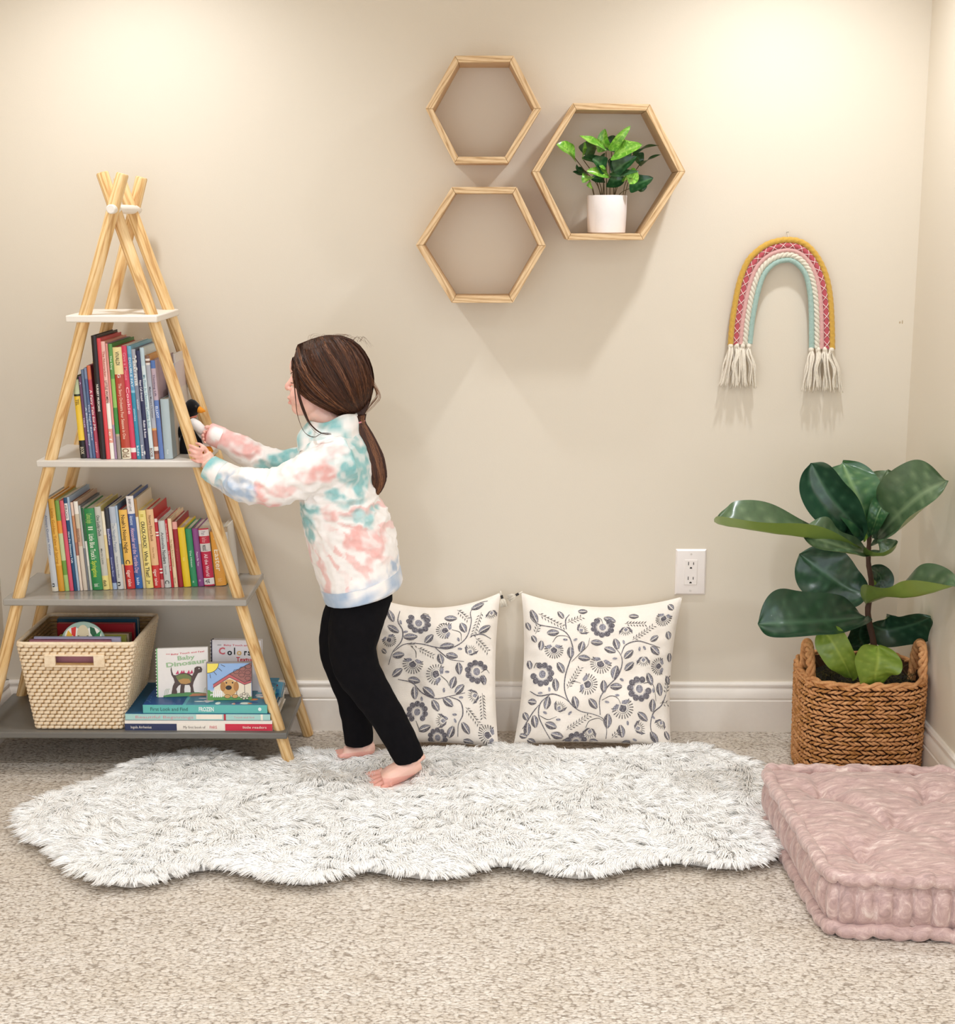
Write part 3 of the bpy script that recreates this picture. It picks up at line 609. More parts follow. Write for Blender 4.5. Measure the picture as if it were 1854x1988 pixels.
# softcover leaning behind the right legs
def soft(m, hx, h):
    poly(m, [(.1, .1), (.9, .1), (.9, .5), (.1, .4)], hx, h, .0004, 2); poly(m, disc(.5, .75, .3, .12), hx, h, .0005, 3); poly(m, disc(.4, .6, .2, .08), hx, h, .0006, 4)
standing('blue, red and white picture book leaning beyond the right front leg', (500, 548, 1322, 1374), -.165, zb+.0656-.03, .010, ['#5f93a8', '#3b3a44', '#3c7fa8', '#a82c34', '#ece4dc'], soft, 25, -20)
# ================================================================ CREAM WOVEN BASKET on the bottom shelf
def weave_mat(name, c1, c2, c3, rough=.7):
    n = NT(name); v = n.coord()
    n.base(n.mix(.5, n.ramp(n.noise(v, 120, 3), [(.3, c1), (.6, c2)]), n.ramp(n.noise(v, 26, 2), [(.3, c3), (.7, c2)])))
    n.b.inputs['Roughness'].default_value = rough; n.b.inputs['Specular IOR Level'].default_value = .3
    n.bump(n.noise(v, 700, 2), .2, .0008); return n.m
M_rattan = weave_mat('rattan', '#dcc09a', '#f2dfc2', '#e6cfae'); M_rattan_d = weave_mat('rattan_core', '#a8834f', '#c09a66', '#9a7544')
zb = Zs[3]
yF0, yF1 = -.318, -.332          # front face foot / rim
bl = at(66, 1418, y=yF0); br = at(240, 1421, y=yF0); tl = at(28, 1253, y=yF1); tr = at(262, 1251, y=yF1)
zt = (tl.z+tr.z)/2; yB0, yB1 = -.085, -.062
bk = thing('storage_basket', 'cream woven rattan basket with cut-out handle, full of books, on the bottom shelf', 'basket', ((bl.x+br.x)/2, -.2, zb))
def rrect(t, f, inset=0):
    """point on the basket wall: t around 0..1 (front first), f height 0..1"""
    x0 = bl.x+(tl.x-bl.x)*f+inset; x1 = br.x+(tr.x-br.x)*f-inset; y0 = yF0+(yF1-yF0)*f+inset; y1 = yB0+(yB1-yB0)*f-inset
    r = .012; z = zb+.001+(zt-zb)*f
    W_, D_ = x1-x0, y1-y0; per = 2*(W_+D_); s = (t % 1)*per
    if s < W_: p = (x0+s, y0); nn = (0, -1)
    elif s < W_+D_: p = (x1, y0+s-W_); nn = (1, 0)
    elif s < 2*W_+D_: p = (x1-(s-W_-D_), y1); nn = (0, 1)
    else: p = (x0, y1-(s-2*W_-D_)); nn = (-1, 0)
    # soften corners
    cx, cy = (x0+x1)/2, (y0+y1)/2; px, py = p
    ax, ay = abs(px-cx)-(W_/2-r), abs(py-cy)-(D_/2-r)
    if ax > 0 and ay > 0:
        L = math.hypot(ax, ay); k = r/L; px = cx+math.copysign(W_/2-r+ax*k, px-cx); py = cy+math.copysign(D_/2-r+ay*k, py-cy); nn = (math.copysign(ax/L, px-cx), math.copysign(ay/L, py-cy))
    return Vector((px, py, z)), Vector((nn[0], nn[1], 0))
hx0, hx1, hz0, hz1 = at(107, 1280, y=yF1).x, at(183, 1280, y=yF1).x, at(140, 1291, y=yF1).z, at(140, 1274, y=yF1).z
rows = 23; core = MB(); wv = MB(); rng = random.Random(5)
for k in range(rows):
    f = (k+.5)/rows; rr = (zt-zb)/rows*.5; z = zb+(zt-zb)*f
    hole = hz0 < z < hz1
    N = 88; P = []
    for i in range(N): p, nn = rrect(i/N, f, .004); P.append(p)
    if hole:
        fr = [p for p in P if not (p.y < -.3 and hx0 < p.x < hx1)]
        # open run: start right of the hole
        idx = [i for i, p in enumerate(P) if p.y < -.3 and hx0 < p.x < hx1]; st = (max(idx)+1) % N
        run = [P[(st+i) % N] for i in range(N-len(idx))]; core.tube(run, rr*.95, 6, 0)
    else: core.tube(P, rr*.95, 6, 0, closed=True)
    M_ = 56; off = k*.9
    for i in range(M_):
        t0 = (i+off*.5)/M_; seg = .92/M_+rng.uniform(-.06, .04)/M_
        pc, _ = rrect(t0+seg/2, f)
        if abs(z-(hz0+hz1)/2) < (hz1-hz0)/2+rr*.5 and pc.y < -.3 and hx0-.012 < pc.x < hx1+.012: continue
        pts = []
        for q in range(5):
            p, nn = rrect(t0+seg*q/4, f, .0036); pts.append(p+nn*.0016+Vector((0, 0, (q/4-.5)*rr*.35)))
        wv.tube(pts, [(rr*.5, rr*.8), (rr*.62, rr*1.0), (rr*.66, rr*1.02), (rr*.62, rr*1.0), (rr*.5, rr*.8)], 6, 0)
core.build('basket_body', M_rattan_d, bk, smooth=180)
wv.build('woven_wrapping', M_rattan, bk, smooth=180)
m = MB(); m.tube([rrect(i/60, 1.0, .004)[0] for i in range(60)], .0052, 8, closed=True); m.build('rim', M_rattan, bk, smooth=180)
m = MB()
for x in (hx0-.012, hx1+.012): m.box(x-.013, x+.013, yF1-.0052, yF1+.004, hz0-.004, hz1+.004)
m.box(hx0-.024, hx1+.024, yF1-.0045, yF1+.005, hz1+.0005, hz1+.0045); m.box(hx0-.024, hx1+.024, yF1-.0045, yF1+.005, hz0-.0045, hz0-.0005)
m.build('handle_cutout', M_rattan, bk, smooth=0, bevel=.0012)
m = MB(); a, _ = rrect(0, 0, .006)
m.box(bl.x+.004, br.x-.004, yF0+.004, yB0-.004, zb+.001, zb+.006); m.build('basket_floor', M_rattan_d, bk, smooth=0)
# books inside
gb = 'books packed in the rattan basket'
def inner(label, xa, xb, y, th_, ztop, col, spine, lean=0, name='book'):
    M = Matrix.Translation(Vector(((xa+xb)/2, y, zb+.088))) @ Matrix.Rotation(math.radians(lean), 4, 'X')
    t = thing(name, label, 'book', M=M, group=gb); h = ztop-zb-.088; hx = (xb-xa)/2; m = MB()
    m.box(-hx, hx, -th_/2, -th_/2+.0015, 0, h, 0); m.box(-hx, hx, th_/2-.0015, th_/2, 0, h, 0); m.box(-hx, -hx+.0015, -th_/2, th_/2, 0, h, 1); m.box(-hx, hx, -th_/2, th_/2, h-.0012, h, 1) if spine else None
    m.build('cover', [bandmat(col), bandmat(spine or col)], t, M=M, smooth=0, bevel=.0005)
    m = MB(); m.box(-hx+.003, hx-.002, -th_/2+.0016, th_/2-.0016, .002, h-.002); m.build('pages', M_page, t, M=M, smooth=0); return t
cx = (bl.x+br.x)/2
for k, (c, lb) in enumerate((('#6b4a3a', 'brown'), ('#b9a890', 'beige'), ('#5a3a44', 'plum'), ('#c9b8a0', 'cream'))):
    z0 = zb+.0065+k*.0203
    slab_book(lb+' book lying flat inside the rattan basket, glimpsed through its handle hole', cx-.096, cx+.096, -.30, -.11, z0, z0+.02, [c], gb)
inner('rose and mauve thin book at the front of the rattan basket', cx-.112, cx+.085, -.300, .010, zt+.004, '#c98a94', '#8a4a6a', 0)
inner('pale lilac thin book just behind the rose one in the basket', cx-.105, cx+.105, -.286, .008, zt+.007, '#b9b4d0', '#aeb4cc', 0)
inner('olive green book inside the rattan basket', cx-.05, cx+.112, -.262, .014, zt+.004, '#8a8c3c', '#a3a040', 0)
inner('beige book inside the rattan basket', cx-.04, cx+.11, -.232, .014, zt-.002, '#b9a78c', '#cfc0a6', 0)
inner('brown book inside the rattan basket', cx-.06, cx+.11, -.205, .014, zt-.006, '#6b5138', '#8a6b48', 0)
inner('wine red book standing in the rattan basket', cx-.08, cx+.112, -.175, .014, zt+.010, '#a01c26', '#b8242c', 0)
inner('dark teal book at the back of the rattan basket', cx-.09, cx+.112, -.135, .02, zt+.012, '#1d4d63', '#235c78', 0)
# round toy with two parrots' heads
yd = -.272
c = at(163, 1250, y=yd); rd = at(207, 1250, y=yd).x-c.x
M = Matrix.Translation(c) @ Matrix.Rotation(math.radians(-8), 4, 'X')
t = thing('round_rattle_book', 'round sage green disc with coloured birds, sticking out of the basket', 'toy', M=M)
m = MB(); m.lathe([(0, 0), (rd, 0), (rd, .006), (0, .006)], 40, M=Matrix.Rotation(PI/2, 4, 'X')); m.build('disc', mat('#9bb5a8', .5), t, M=M, smooth=30, bevel=.001)
m = MB(); 
def dp(pts, mi, e): m.add([(x*rd, -.0062-e, y*rd) for x, y in pts], [tuple(range(len(pts)))], mi)
dp([(.82*math.cos(a), .82*math.sin(a)-.12) for a in [PI*k/18 for k in range(19)]], 0, .0002) if False else None
dp(disc(-.42, .28, .40, .48, 24), 0, .0003); dp(disc(.42, .28, .40, .48, 24), 0, .0003); dp(disc(0, .46, .26, .40, 20), 1, .0008)
dp([(-.78, .25), (-.66, .62), (-.5, .45), (-.42, .2), (-.7, .12)], 2, .0005); dp([(-.3, .78), (-.52, .72), (-.5, .42), (-.34, .3)], 3, .0006)
dp([(-.7, .12), (-.1, .2), (-.32, .04), (-.62, -.06)], 4, .0006); dp(disc(-.3, 0, .22, .14, 12, 0, PI*2), 2, .0007)
dp([(.3, .78), (.5, .72), (.62, .42), (.45, .3), (.32, .5)], 5, .0006); dp([(.4, .3), (.8, .62), (.72, .3), (.6, .1), (.2, .16)], 6, .0007)
dp(disc(.4, .05, .2, .13, 12), 4, .0008)
for sx in (-.2, .2): dp(disc(sx, .3, .07, .09, 12), 7, .001)
m.build('printed_birds', [mat(c) for c in ('#f0ece0', '#d8cba8', '#e8b83a', '#d8342c', '#e8823a', '#1c5a38', '#2f8a4c', '#1a1512')], t, M=M, smooth=0, recalc=False)
# ================================================================ HEXAGON WALL SHELVES
def hexshelf(label, px, yfront, th=.0150):
    """six mitred boards; px = six outer front corners in the photo"""
    P = [at(x, y, y=yfront) for x, y in px]
    cx = sum(p.x for p in P)/6; cz = sum(p.z for p in P)/6
    t = thing('hexagon_shelf', label, 'wall shelf', (cx, yfront/2, cz), 'hexagon shelves on the wall')
    for i in range(6):
        a, b = P[i], P[(i+1) % 6]
        def inn(j):
            p, q, r = P[j-1], P[j % 6], P[(j+1) % 6]
            d1 = (q-p).normalized(); d2 = (r-q).normalized(); n1 = Vector((d1.z, 0, -d1.x)); n2 = Vector((d2.z, 0, -d2.x))
            if n1.dot(Vector((cx-q.x, 0, cz-q.z))) < 0: n1 = -n1
            if n2.dot(Vector((cx-q.x, 0, cz-q.z))) < 0: n2 = -n2
            bis = (n1+n2); bis = bis/bis.length; return q+bis*(th/bis.dot(n1))
        ai, bi = inn(i), inn((i+1) % 6)
        d = (b-a).normalized(); L = (b-a).length; g = .0003
        R = Matrix(((d.x, 0, -d.z), (0, 1, 0), (d.z, 0, d.x))).to_4x4()
        M = Matrix.Translation((a+b)/2-Vector((0, yfront/2, 0))) @ R
        Mi = M.inverted(); m = MB(); V = []
        for y in (yfront, -.0005):
            for p in (a+d*g, b-d*g, bi-d*g, ai+d*g): V.append(Mi @ Vector((p.x, y, p.z)))
        m.add(V, [(0, 1, 2, 3), (7, 6, 5, 4), (0, 4, 5, 1), (1, 5, 6, 2), (2, 6, 7, 3), (3, 7, 4, 0)])
        m.build('board', M_hexw, t, M=M, smooth=0, bevel=.0008)
    return t, P
YH = -.130
hexshelf('small empty hexagonal wooden wall shelf, topmost of the three', [(883, 108), (997, 108), (1051, 211), (987, 317), (882, 317), (826, 211)], YH)
hexshelf('empty hexagonal wooden wall shelf at the lower left of the group', [(877, 363), (1003, 363), (1060, 477), (996, 588), (877, 588), (807, 476)], YH)
_, HC = hexshelf('largest hexagonal wooden wall shelf, holding the potted plant', [(1112, 200), (1262, 202), (1331, 333), (1249, 466), (1101, 466), (1033, 333)], YH)
# ---------------------------------------------------------------- leaf maker
def leaf_mat(name, top, top2, under, vein, rough=.32, spots=None):
    n = NT(name); v = n.coord(); geo = n.n.new('ShaderNodeNewGeometry')
    f = n.noise(v, 60, 3)
    c = n.mix(f, top, top2)
    if spots: c = n.mix(n.ramp(n.noise(v, 75, 4, .6, 1.2), [(.50, 0.0), (.60, 1.0)]), c, spots)
    at_ = n.n.new('ShaderNodeAttribute'); at_.attribute_name = 'vein'
    c = n.mix(n.math('MULTIPLY', at_.outputs['Fac'], .55), c, vein)
    c = n.mix(geo.outputs['Backfacing'], c, under); n.base(c)
    n.b.inputs['Roughness'].default_value = rough; n.b.inputs['Specular IOR Level'].default_value = .5; n.b.inputs['Coat Weight'].default_value = .15
    n.bump(n.noise(v, 140, 2), .12, .001)
    return n.m
def leaf(name, parent, mtl, spine, width, shape, up, fold=.25, wavy=.0, nu=13, nv=22, seed=0, nveins=7, curl=0., lip=0, roll=0.0, vein_h=.0012):
    """spine: control points base->tip; up: normal hint at the blade; shape(t)->0..1 half width"""
    S = catmull(spine, max(1, (nv-1)//(len(spine)-1))); nv = len(S); rng = random.Random(seed); ph = rng.uniform(0, 6)
    V = []; ve = []; upv = Vector(up)
    for j, p in enumerate(S):
        t = j/(nv-1); d = (S[min(j+1, nv-1)]-S[max(j-1, 0)]).normalized()
        side = d.cross(upv).normalized(); nn = side.cross(d).normalized()
        if roll:
            q = Matrix.Rotation(roll*t, 3, d); side = q @ side; nn = q @ nn
        w_ = width*shape(t)
        for i in range(nu):
            u = 2*i/(nu-1)-1; au = abs(u)
            off = side*(u*w_*(1-.12*fold*au))+nn*(fold*w_*au**1.3+curl*w_*au**3)+nn*(wavy*width*math.sin(ph+t*11+u*2.2)*au**1.5)
            if lip:
                # the lower margin rolls up so its pale underside shows
                sg = 1 if side.z*1.0+side.y*.6 < 0 else -1; e = max(0, (sg*u-.45)/.55)
                if e > 0: off += -side*sg*(e*w_*.42*lip)+nn*(e**.9*w_*.62*lip)
            # side veins leave the rib at an angle
            k = (t*nveins-au*.75); fr = k-math.floor(k); vn = math.exp(-((fr-.5)/.09)**2)*(1-au**4)*.7 if au > .02 else 0
            if i == nu//2: vn = 1
            off -= nn*(vein_h*vn if w_ > .01 else 0)
            V.append(p+off); ve.append(vn)
    F = [(j*nu+i, j*nu+i+1, (j+1)*nu+i+1, (j+1)*nu+i) for j in range(nv-1) for i in range(nu-1)]
    m = MB(); m.add(V, F); me = m.mesh(name, [mtl]); me.shade_smooth()
    loc = wloc(parent); me.transform(Matrix.Translation(-loc))
    a = me.attributes.new('vein', 'FLOAT', 'POINT'); a.data.foreach_set('value', ve)
    o = bpy.data.objects.new(name, me); COL.objects.link(o); o.parent = parent
    sb = o.modifiers.new('s', 'SUBSURF'); sb.levels = 1; sb.render_levels = 1
    return o
# ---------------------------------------------------------------- small potted plant
pz = HC[4].z+.0152; 
pc = at(1178, 453, y=-.078); px0 = at(1139, 420, y=-.078).x; px1 = at(1217, 420, y=-.078).x; ptop = at(1178, 379, y=-.078).z
pr = (px1-px0)/2; pcx = (px0+px1)/2; ph = ptop-pz
pot = thing('potted_pothos', 'small green pothos plant in a white pot, inside the largest hexagon shelf', 'potted plant', (pcx, -.074, pz))
m = MB(); r0 = pr*.94
m.lathe([(0, 0), (r0-.004, 0), (r0, .002), (pr*.985, ph*.5), (pr, ph-.002), (pr-.0012, ph), (pr-.004, ph), (pr-.0045, ph-.012), (0, ph-.012)], 48, (pcx, -.074, pz))
m.build('pot', mat('#efe6e2', .35, .5, name='white_ceramic'), pot, smooth=50)
m = MB(); m.lathe([(0, ph-.006), (pr-.005, ph-.011)], 24, (pcx, -.074, pz)); m.build('soil', mat('#33251a', .9, bump=.5, bscale=300), pot)
def heart(t): return min(1, (max(0, t)*5.5)**.55)*(max(0, 1-t)**.62)*1.12 if t > 0 else .0
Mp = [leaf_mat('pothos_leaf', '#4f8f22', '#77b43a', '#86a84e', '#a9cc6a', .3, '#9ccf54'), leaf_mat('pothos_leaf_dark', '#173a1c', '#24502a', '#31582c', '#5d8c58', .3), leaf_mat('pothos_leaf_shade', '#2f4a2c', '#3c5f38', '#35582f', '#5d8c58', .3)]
def Q(x, y): return 1060+x/7.725, 230+y/7.725
PL = [ # base, mid?, tip (crop px), yb, yt, width(m), material, up
 ((430, 600), (300, 470), (150, 395), -.085, -.120, .026, 0, (.2, -.75, .7)),
 ((540, 590), (560, 470), (575, 350), -.09, -.115, .014, 0, (.8, -.6, .2)),
 ((900, 480), (700, 370), (495, 262), -.09, -.125, .022, 0, (.2, -.6, .9)),
 ((925, 480), (860, 340), (885, 150), -.075, -.085, .019, 0, (-.5, -1, .1)),
 ((930, 480), (1010, 350), (1080, 290), -.078, -.07, .02, 1, (0, -1, .4)),
 ((955, 490), (1090, 300), (1270, 108), -.095, -.115, .014, 0, (.6, -.7, .4)),
 ((1020, 540), (1200, 480), (1440, 392), -.09, -.130, .030, 0, (-.1, -.9, .7)),
 ((1330, 560), (1480, 450), (1690, 405), -.08, -.105, .017, 2, (0, -.3, 1)),
 ((1420, 720), (1540, 620), (1725, 540), -.07, -.10, .012, 2, (.2, -.5, .9)),
 ((590, 560), (690, 420), (840, 420), -.07, -.05, .022, 2, (0, -.6, .8)),
 ((900, 760), (720, 640), (535, 590), -.085, -.11, .021, 1, (0, -.7, .8)),
 ((890, 760), (780, 660), (700, 600), -.095, -.12, .02, 1, (.4, -1, .3)),
 ((980, 800), (1120, 650), (1290, 520), -.08, -.10, .022, 1, (-.3, -.9, .5)),
 ((1010, 800), (1180, 680), (1370, 570), -.1, -.12, .02, 1, (-.2, -1, .4)),
 ((600, 790), (500, 830), (400, 800), -.07, -.09, .015, 1, (0, -.6, .8)),
 ((560, 800), (470, 760), (455, 685), -.07, -.09, .008, 1, (.7, -.8, .2)),
 ((930, 830), (780, 810), (610, 785), -.1, -.125, .017, 0, (0, -.85, .5)),
 ((650, 870), (600, 900), (545, 965), -.1, -.115, .014, 0, (-.3, -.9, .3)),
 ((640, 960), (660, 1010), (700, 1060), -.1, -.1, .006, 0, (-.6, -.7, .3)),
 ((960, 830), (1150, 840), (1390, 790), -.1, -.13, .018, 2, (0, -.6, .8)),
 ((1200, 850), (1290, 900), (1250, 985), -.1, -.12, .02, 0, (.1, -1, .2)),
 ((950, 900), (1060, 930), (1190, 900), -.09, -.1, .022, 1, (0, -1, .2)),
 ((860, 890), (770, 900), (660, 900), -.085, -.1, .014, 1, (0, -1, .3)),
 ((1250, 1000), (1420, 960), (1610, 890), -.075, -.1, .022, 1, (0, -.9, .3)),
 ((1400, 1000), (1440, 1050), (1460, 1095), -.075, -.085, .016, 1, (.2, -1, 0)),
 ((1350, 520), (1400, 620), (1430, 690), -.075, -.08, .014, 2, (.3, -1, .1)),
 ((820, 560), (840, 620), (880, 660), -.08, -.09, .013, 2, (-.4, -1, 0)),
 ((1100, 320), (1160, 340), (1230, 350), -.06, -.05, .012, 1, (0, -.7, .7)),
]
stm = MB()
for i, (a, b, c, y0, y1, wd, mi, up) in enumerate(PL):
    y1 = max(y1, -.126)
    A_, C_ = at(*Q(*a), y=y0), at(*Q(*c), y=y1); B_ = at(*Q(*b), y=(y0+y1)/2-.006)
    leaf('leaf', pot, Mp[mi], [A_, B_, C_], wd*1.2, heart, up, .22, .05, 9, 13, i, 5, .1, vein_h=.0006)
for (bx, tx, ty, yy) in ((735, 640, 950, -.1), (845, 800, 960, -.085), (850, 905, 640, -.09), (875, 860, 900, -.08), (910, 900, 500, -.075), (960, 950, 620, -.085), (1015, 1100, 900, -.08), (1020, 980, 500, -.07), (1150, 1220, 900, -.09), (1165, 1400, 700, -.07), (840, 560, 620, -.08), (1030, 1430, 1010, -.065), (850, 590, 800, -.065), (740, 430, 590, -.075), (1010, 1360, 560, -.07)):
    a = at(*Q(bx, 1165), y=-.074+(bx % 7-3)*.003); a.z = pz+ph-.012; c = at(*Q(tx, ty), y=yy); b = at(*Q((bx+tx)/2+(tx-bx)*-.15, (1160+ty)/2), y=(yy-.08)/2)
    stm.tube(catmull([a, b, c], 5), .0011, 5)
stm.build('stems', mat('#5b4a28', .5), pot, smooth=180)

# ================================================================ ROPE RAINBOW
def R_(x, y): return 1360+x/5.522, 430+y/5.522
gold = [(322, 1325), (330, 1200), (345, 1050), (385, 800), (430, 610), (505, 430), (605, 320), (720, 243), (845, 205), (930, 197), (1030, 206), (1130, 250), (1225, 345), (1305, 480), (1358, 630), (1388, 800), (1403, 1000), (1410, 1200), (1410, 1372)]
mint = [(528, 1310), (540, 1200), (556, 1050), (592, 850), (640, 665), (695, 545), (770, 465), (845, 425), (900, 414), (950, 412), (1000, 428), (1055, 468), (1105, 530), (1140, 605), (1166, 720), (1182, 850), (1188, 1000), (1190, 1200), (1190, 1358)]
yr = -.024
def cord_path(t, y):
    return [at(*R_(a[0]+(b[0]-a[0])*t, a[1]+(b[1]-a[1])*t), y=y) for a, b in zip(gold, mint)]
rb = thing('rope_rainbow', 'macrame rope rainbow with cream tassels hanging on the wall beside the hexagon shelves', 'wall hanging', at(1528, 620, y=-.012))
def cordmat(c, wrap=True):
    n = NT('yarn'); v = n.coord(); n.base(n.mix(n.noise(v, 220, 3), c, [x*.84 for x in srgb_raw(c)])); n.b.inputs['Roughness'].default_value = .85; n.b.inputs['Sheen Weight'].default_value = .3
    n.bump(n.noise(v, 900, 3), .5, .0012); return n.m
sc_ = .00124/5.522*1.02
for t, c, w_, kind, nm in ((0, '#d9ab45', 30, 'twist', 'gold_cord'), (.27, '#c4525e', 27, 'wrap', 'crimson_cord'), (.51, '#e3b0aa', 25, 'wrap', 'pink_cord'), (.74, '#e9e2cf', 30, 'rope', 'cream_cord'), (1, '#a9c6bc', 28, 'wrap', 'mint_cord')):
    P = catmull(cord_path(t, yr), 16); rr = w_*sc_*1.06; m = MB()
    if kind == 'rope':
        L = [0]; 
        for a, b in zip(P, P[1:]): L.append(L[-1]+(b-a).length)
        for s in range(3):
            S = []
            for i, p in enumerate(P):
                d = P[min(i+1, len(P)-1)]-P[max(i-1, 0)]; a_, b_, d_ = frame(d, (0, 1, 0)); an = 2*PI*s/3-L[i]*2*PI/.034
                S.append(p+a_*math.cos(an)*rr*.48+b_*math.sin(an)*rr*.48)
            m.tube(S, rr*.62, 9, 0)
    else:
        fr_ = .020 if kind == 'twist' else 0
        L = [0]
        for a, b in zip(P, P[1:]): L.append(L[-1]+(b-a).length)
        if kind == 'twist': pf = lambda i, th: .90+.17*abs(math.sin((th+L[i]*2*PI/.045)*1.5))
        else: pf = lambda i, th: 1+.03*math.sin(i*2.3)+.02*math.sin(i*.9+1)
        m.tube(P, rr, 16, 0, prof=pf)
    m.build(nm, cordmat(c), rb, smooth=180)
# crossed white stitches over the crimson cord
P = catmull(cord_path(.27, yr), 16); m = MB(); L = [0]; rr = 27*sc_*1.06
for a, b in zip(P, P[1:]): L.append(L[-1]+(b-a).length)
tot = L[-1]
def on(s):
    s = max(0, min(tot-1e-6, s)); i = max(k for k in range(len(L)) if L[k] <= s); i = min(i, len(P)-2)
    f = (s-L[i])/(L[i+1]-L[i]); p = P[i].lerp(P[i+1], f); d = (P[i+1]-P[i]).normalized(); return p, Vector((d.z, 0, -d.x))
nst = 26
for k in range(nst):
    s0 = tot*(k+.25)/nst; g = tot/nst*.8
    for sg in (-1, 1):
        S = []
        for q in range(7):
            e = q/6*2-1; p, nn = on(s0+e*g*sg*.5+g*.3); ang = e*PI*.42; S.append(p+nn*math.sin(ang)*rr*1.08+Vector((0, -1, 0))*math.cos(ang)*rr*1.1)
        m.tube(S, .0007, 5)
m.build('white_stitching', mat('#efdcd6', .8), rb, smooth=180)
M_tas = cordmat('#f4ead8')
def tassel(name, xs, y0, x_bot, y1, seed):
    rng = random.Random(seed); m = MB(); n_ = 26
    for c in range(4):
        ax = xs[0]+(xs[1]-xs[0])*(c+.5)/4; bx = x_bot[0]+(x_bot[1]-x_bot[0])*(c+.5)/4
        for k in range(17):
            t = rng.random(); dx = rng.uniform(-42, 42); yy = yr+rng.uniform(-.014, .006)
            e = (bx+dx*1.25, y1+rng.uniform(-35, 22))
            w1, w2 = rng.uniform(-12, 12), rng.uniform(-18, 18); bulge = math.sin(c*1.7)*12
            Pp = [at(*R_(ax+rng.uniform(-20, 20), y0+5), y=yr+rng.uniform(-.006, .004)), at(*R_(ax*.85+e[0]*.15+dx*.55+bulge+w1, y0+(y1-y0)*.2), y=yy), at(*R_((ax*.55+e[0]*.45)+dx*.05-bulge+w2, y0+(y1-y0)*.48), y=yy-.003), at(*R_(ax*.2+e[0]*.8+w1, y0+(y1-y0)*.78), y=yy), at(*R_(*e), y=yy)]
            m.tube(catmull(Pp, 4), [.0024]*13+[.0022, .0018, .0014, .001], 6)
    for c in range(4):
        ax = xs[0]+(xs[1]-xs[0])*(c+.5)/4; p = at(*R_(ax, y0+8), y=yr-.002); m.ell(p, (.0068, .008, .0075), 10)
    return m.build(name, M_tas, rb, smooth=180)
tassel('tassel', (290, 550), 1325, (190, 620), 1775, 1); tassel('tassel', (1150, 1440), 1365, (1065, 1540), 1815, 2)
m = MB(); pn = at(1529, 451, y=-.008); m.tube([(pn.x, 0.0, pn.z), (pn.x, -.014, pn.z+.001)], .0011, 8); m.build('nail', mat('#7d786e', .35), rb, smooth=40)
m = MB(); pa = at(1526.5, 468, y=-.016); pb = at(1531, 468, y=-.016); m.tube(catmull([pa, Vector((pn.x-.0012, -.011, pn.z+.0005)), Vector((pn.x+.0012, -.011, pn.z+.0005)), pb], 4), .0006, 5); m.build('hanging_loop', mat('#e6dccb', .8), rb, smooth=180)

# ================================================================ OUTLET, NAIL HOLE
oc = (at(1311.5, 1066, y=0)+at(1369, 1153.5, y=0))/2; ow, oh = .079, .121
ot = thing('wall_outlet', 'white double power outlet on the wall above the right pillow', 'outlet', (oc.x, 0, oc.z)); M_pl = mat('#ece4de', .28, .5, name='plastic')
m = MB(); pr_ = [(0, .0), (0, .003), (.004, .0065), (.0055, .0068)]; V = []
for ins, d in pr_:
    for sx, sz in ((-1, -1), (1, -1), (1, 1), (-1, 1)): V.append((oc.x+sx*(ow/2-ins), -d, oc.z+sz*(oh/2-ins)))
F = [(i*4+k, i*4+(k+1) % 4, (i+1)*4+(k+1) % 4, (i+1)*4+k) for i in range(3) for k in range(4)]+[(12, 13, 14, 15)]
m.add(V, F); m.build('cover_plate', M_pl, ot, smooth=20)
m = MB(); m.box(oc.x-.0168, oc.x+.0168, -.0082, -.005, oc.z-.0335, oc.z+.0335); m.build('receptacle', M_pl, ot, smooth=30, bevel=.0012)
m = MB()
for dz in (.0195, -.0195):
    m.box(oc.x-.0075, oc.x-.0055, -.0084, -.0078, oc.z+dz-.0005, oc.z+dz+.0085); m.box(oc.x+.0055, oc.x+.0075, -.0084, -.0078, oc.z+dz+.0005, oc.z+dz+.0075)
    m.add([(oc.x+.003*math.cos(a), -.0084, oc.z+dz-.008+.003*math.sin(a)) for a in [PI*k/8 for k in range(9)]]+[(oc.x-.003, -.0084, oc.z+dz-.0095), (oc.x+.003, -.0084, oc.z+dz-.0095)], [tuple(range(11))])
m.build('sockets', mat('#2b2420', .6), ot, smooth=0)
for s in (-1, 1):
    m = MB(); m.lathe([(0, 0), (.0026, 0), (.0028, .0004), (.0022, .0009), (0, .0009)], 14, M=Matrix.Translation((oc.x, -.0066, oc.z+s*.0485)) @ Matrix.Rotation(PI/2, 4, 'X')); m.build('screw', mat('#d6cec6', .35), ot, smooth=40)
hc = at(1747, 626, y=0); m = MB(); m.ell((hc.x, 0, hc.z), (.0022, .0004, .003), 10); m.ell((hc.x+.006, 0, hc.z+.001), (.0015, .0004, .005), 8)
tag(m.build('wall_scuff', mat('#b9a688', .8)), 'tiny tan dent and scuff on the wall right of the rope rainbow', 'wall mark')
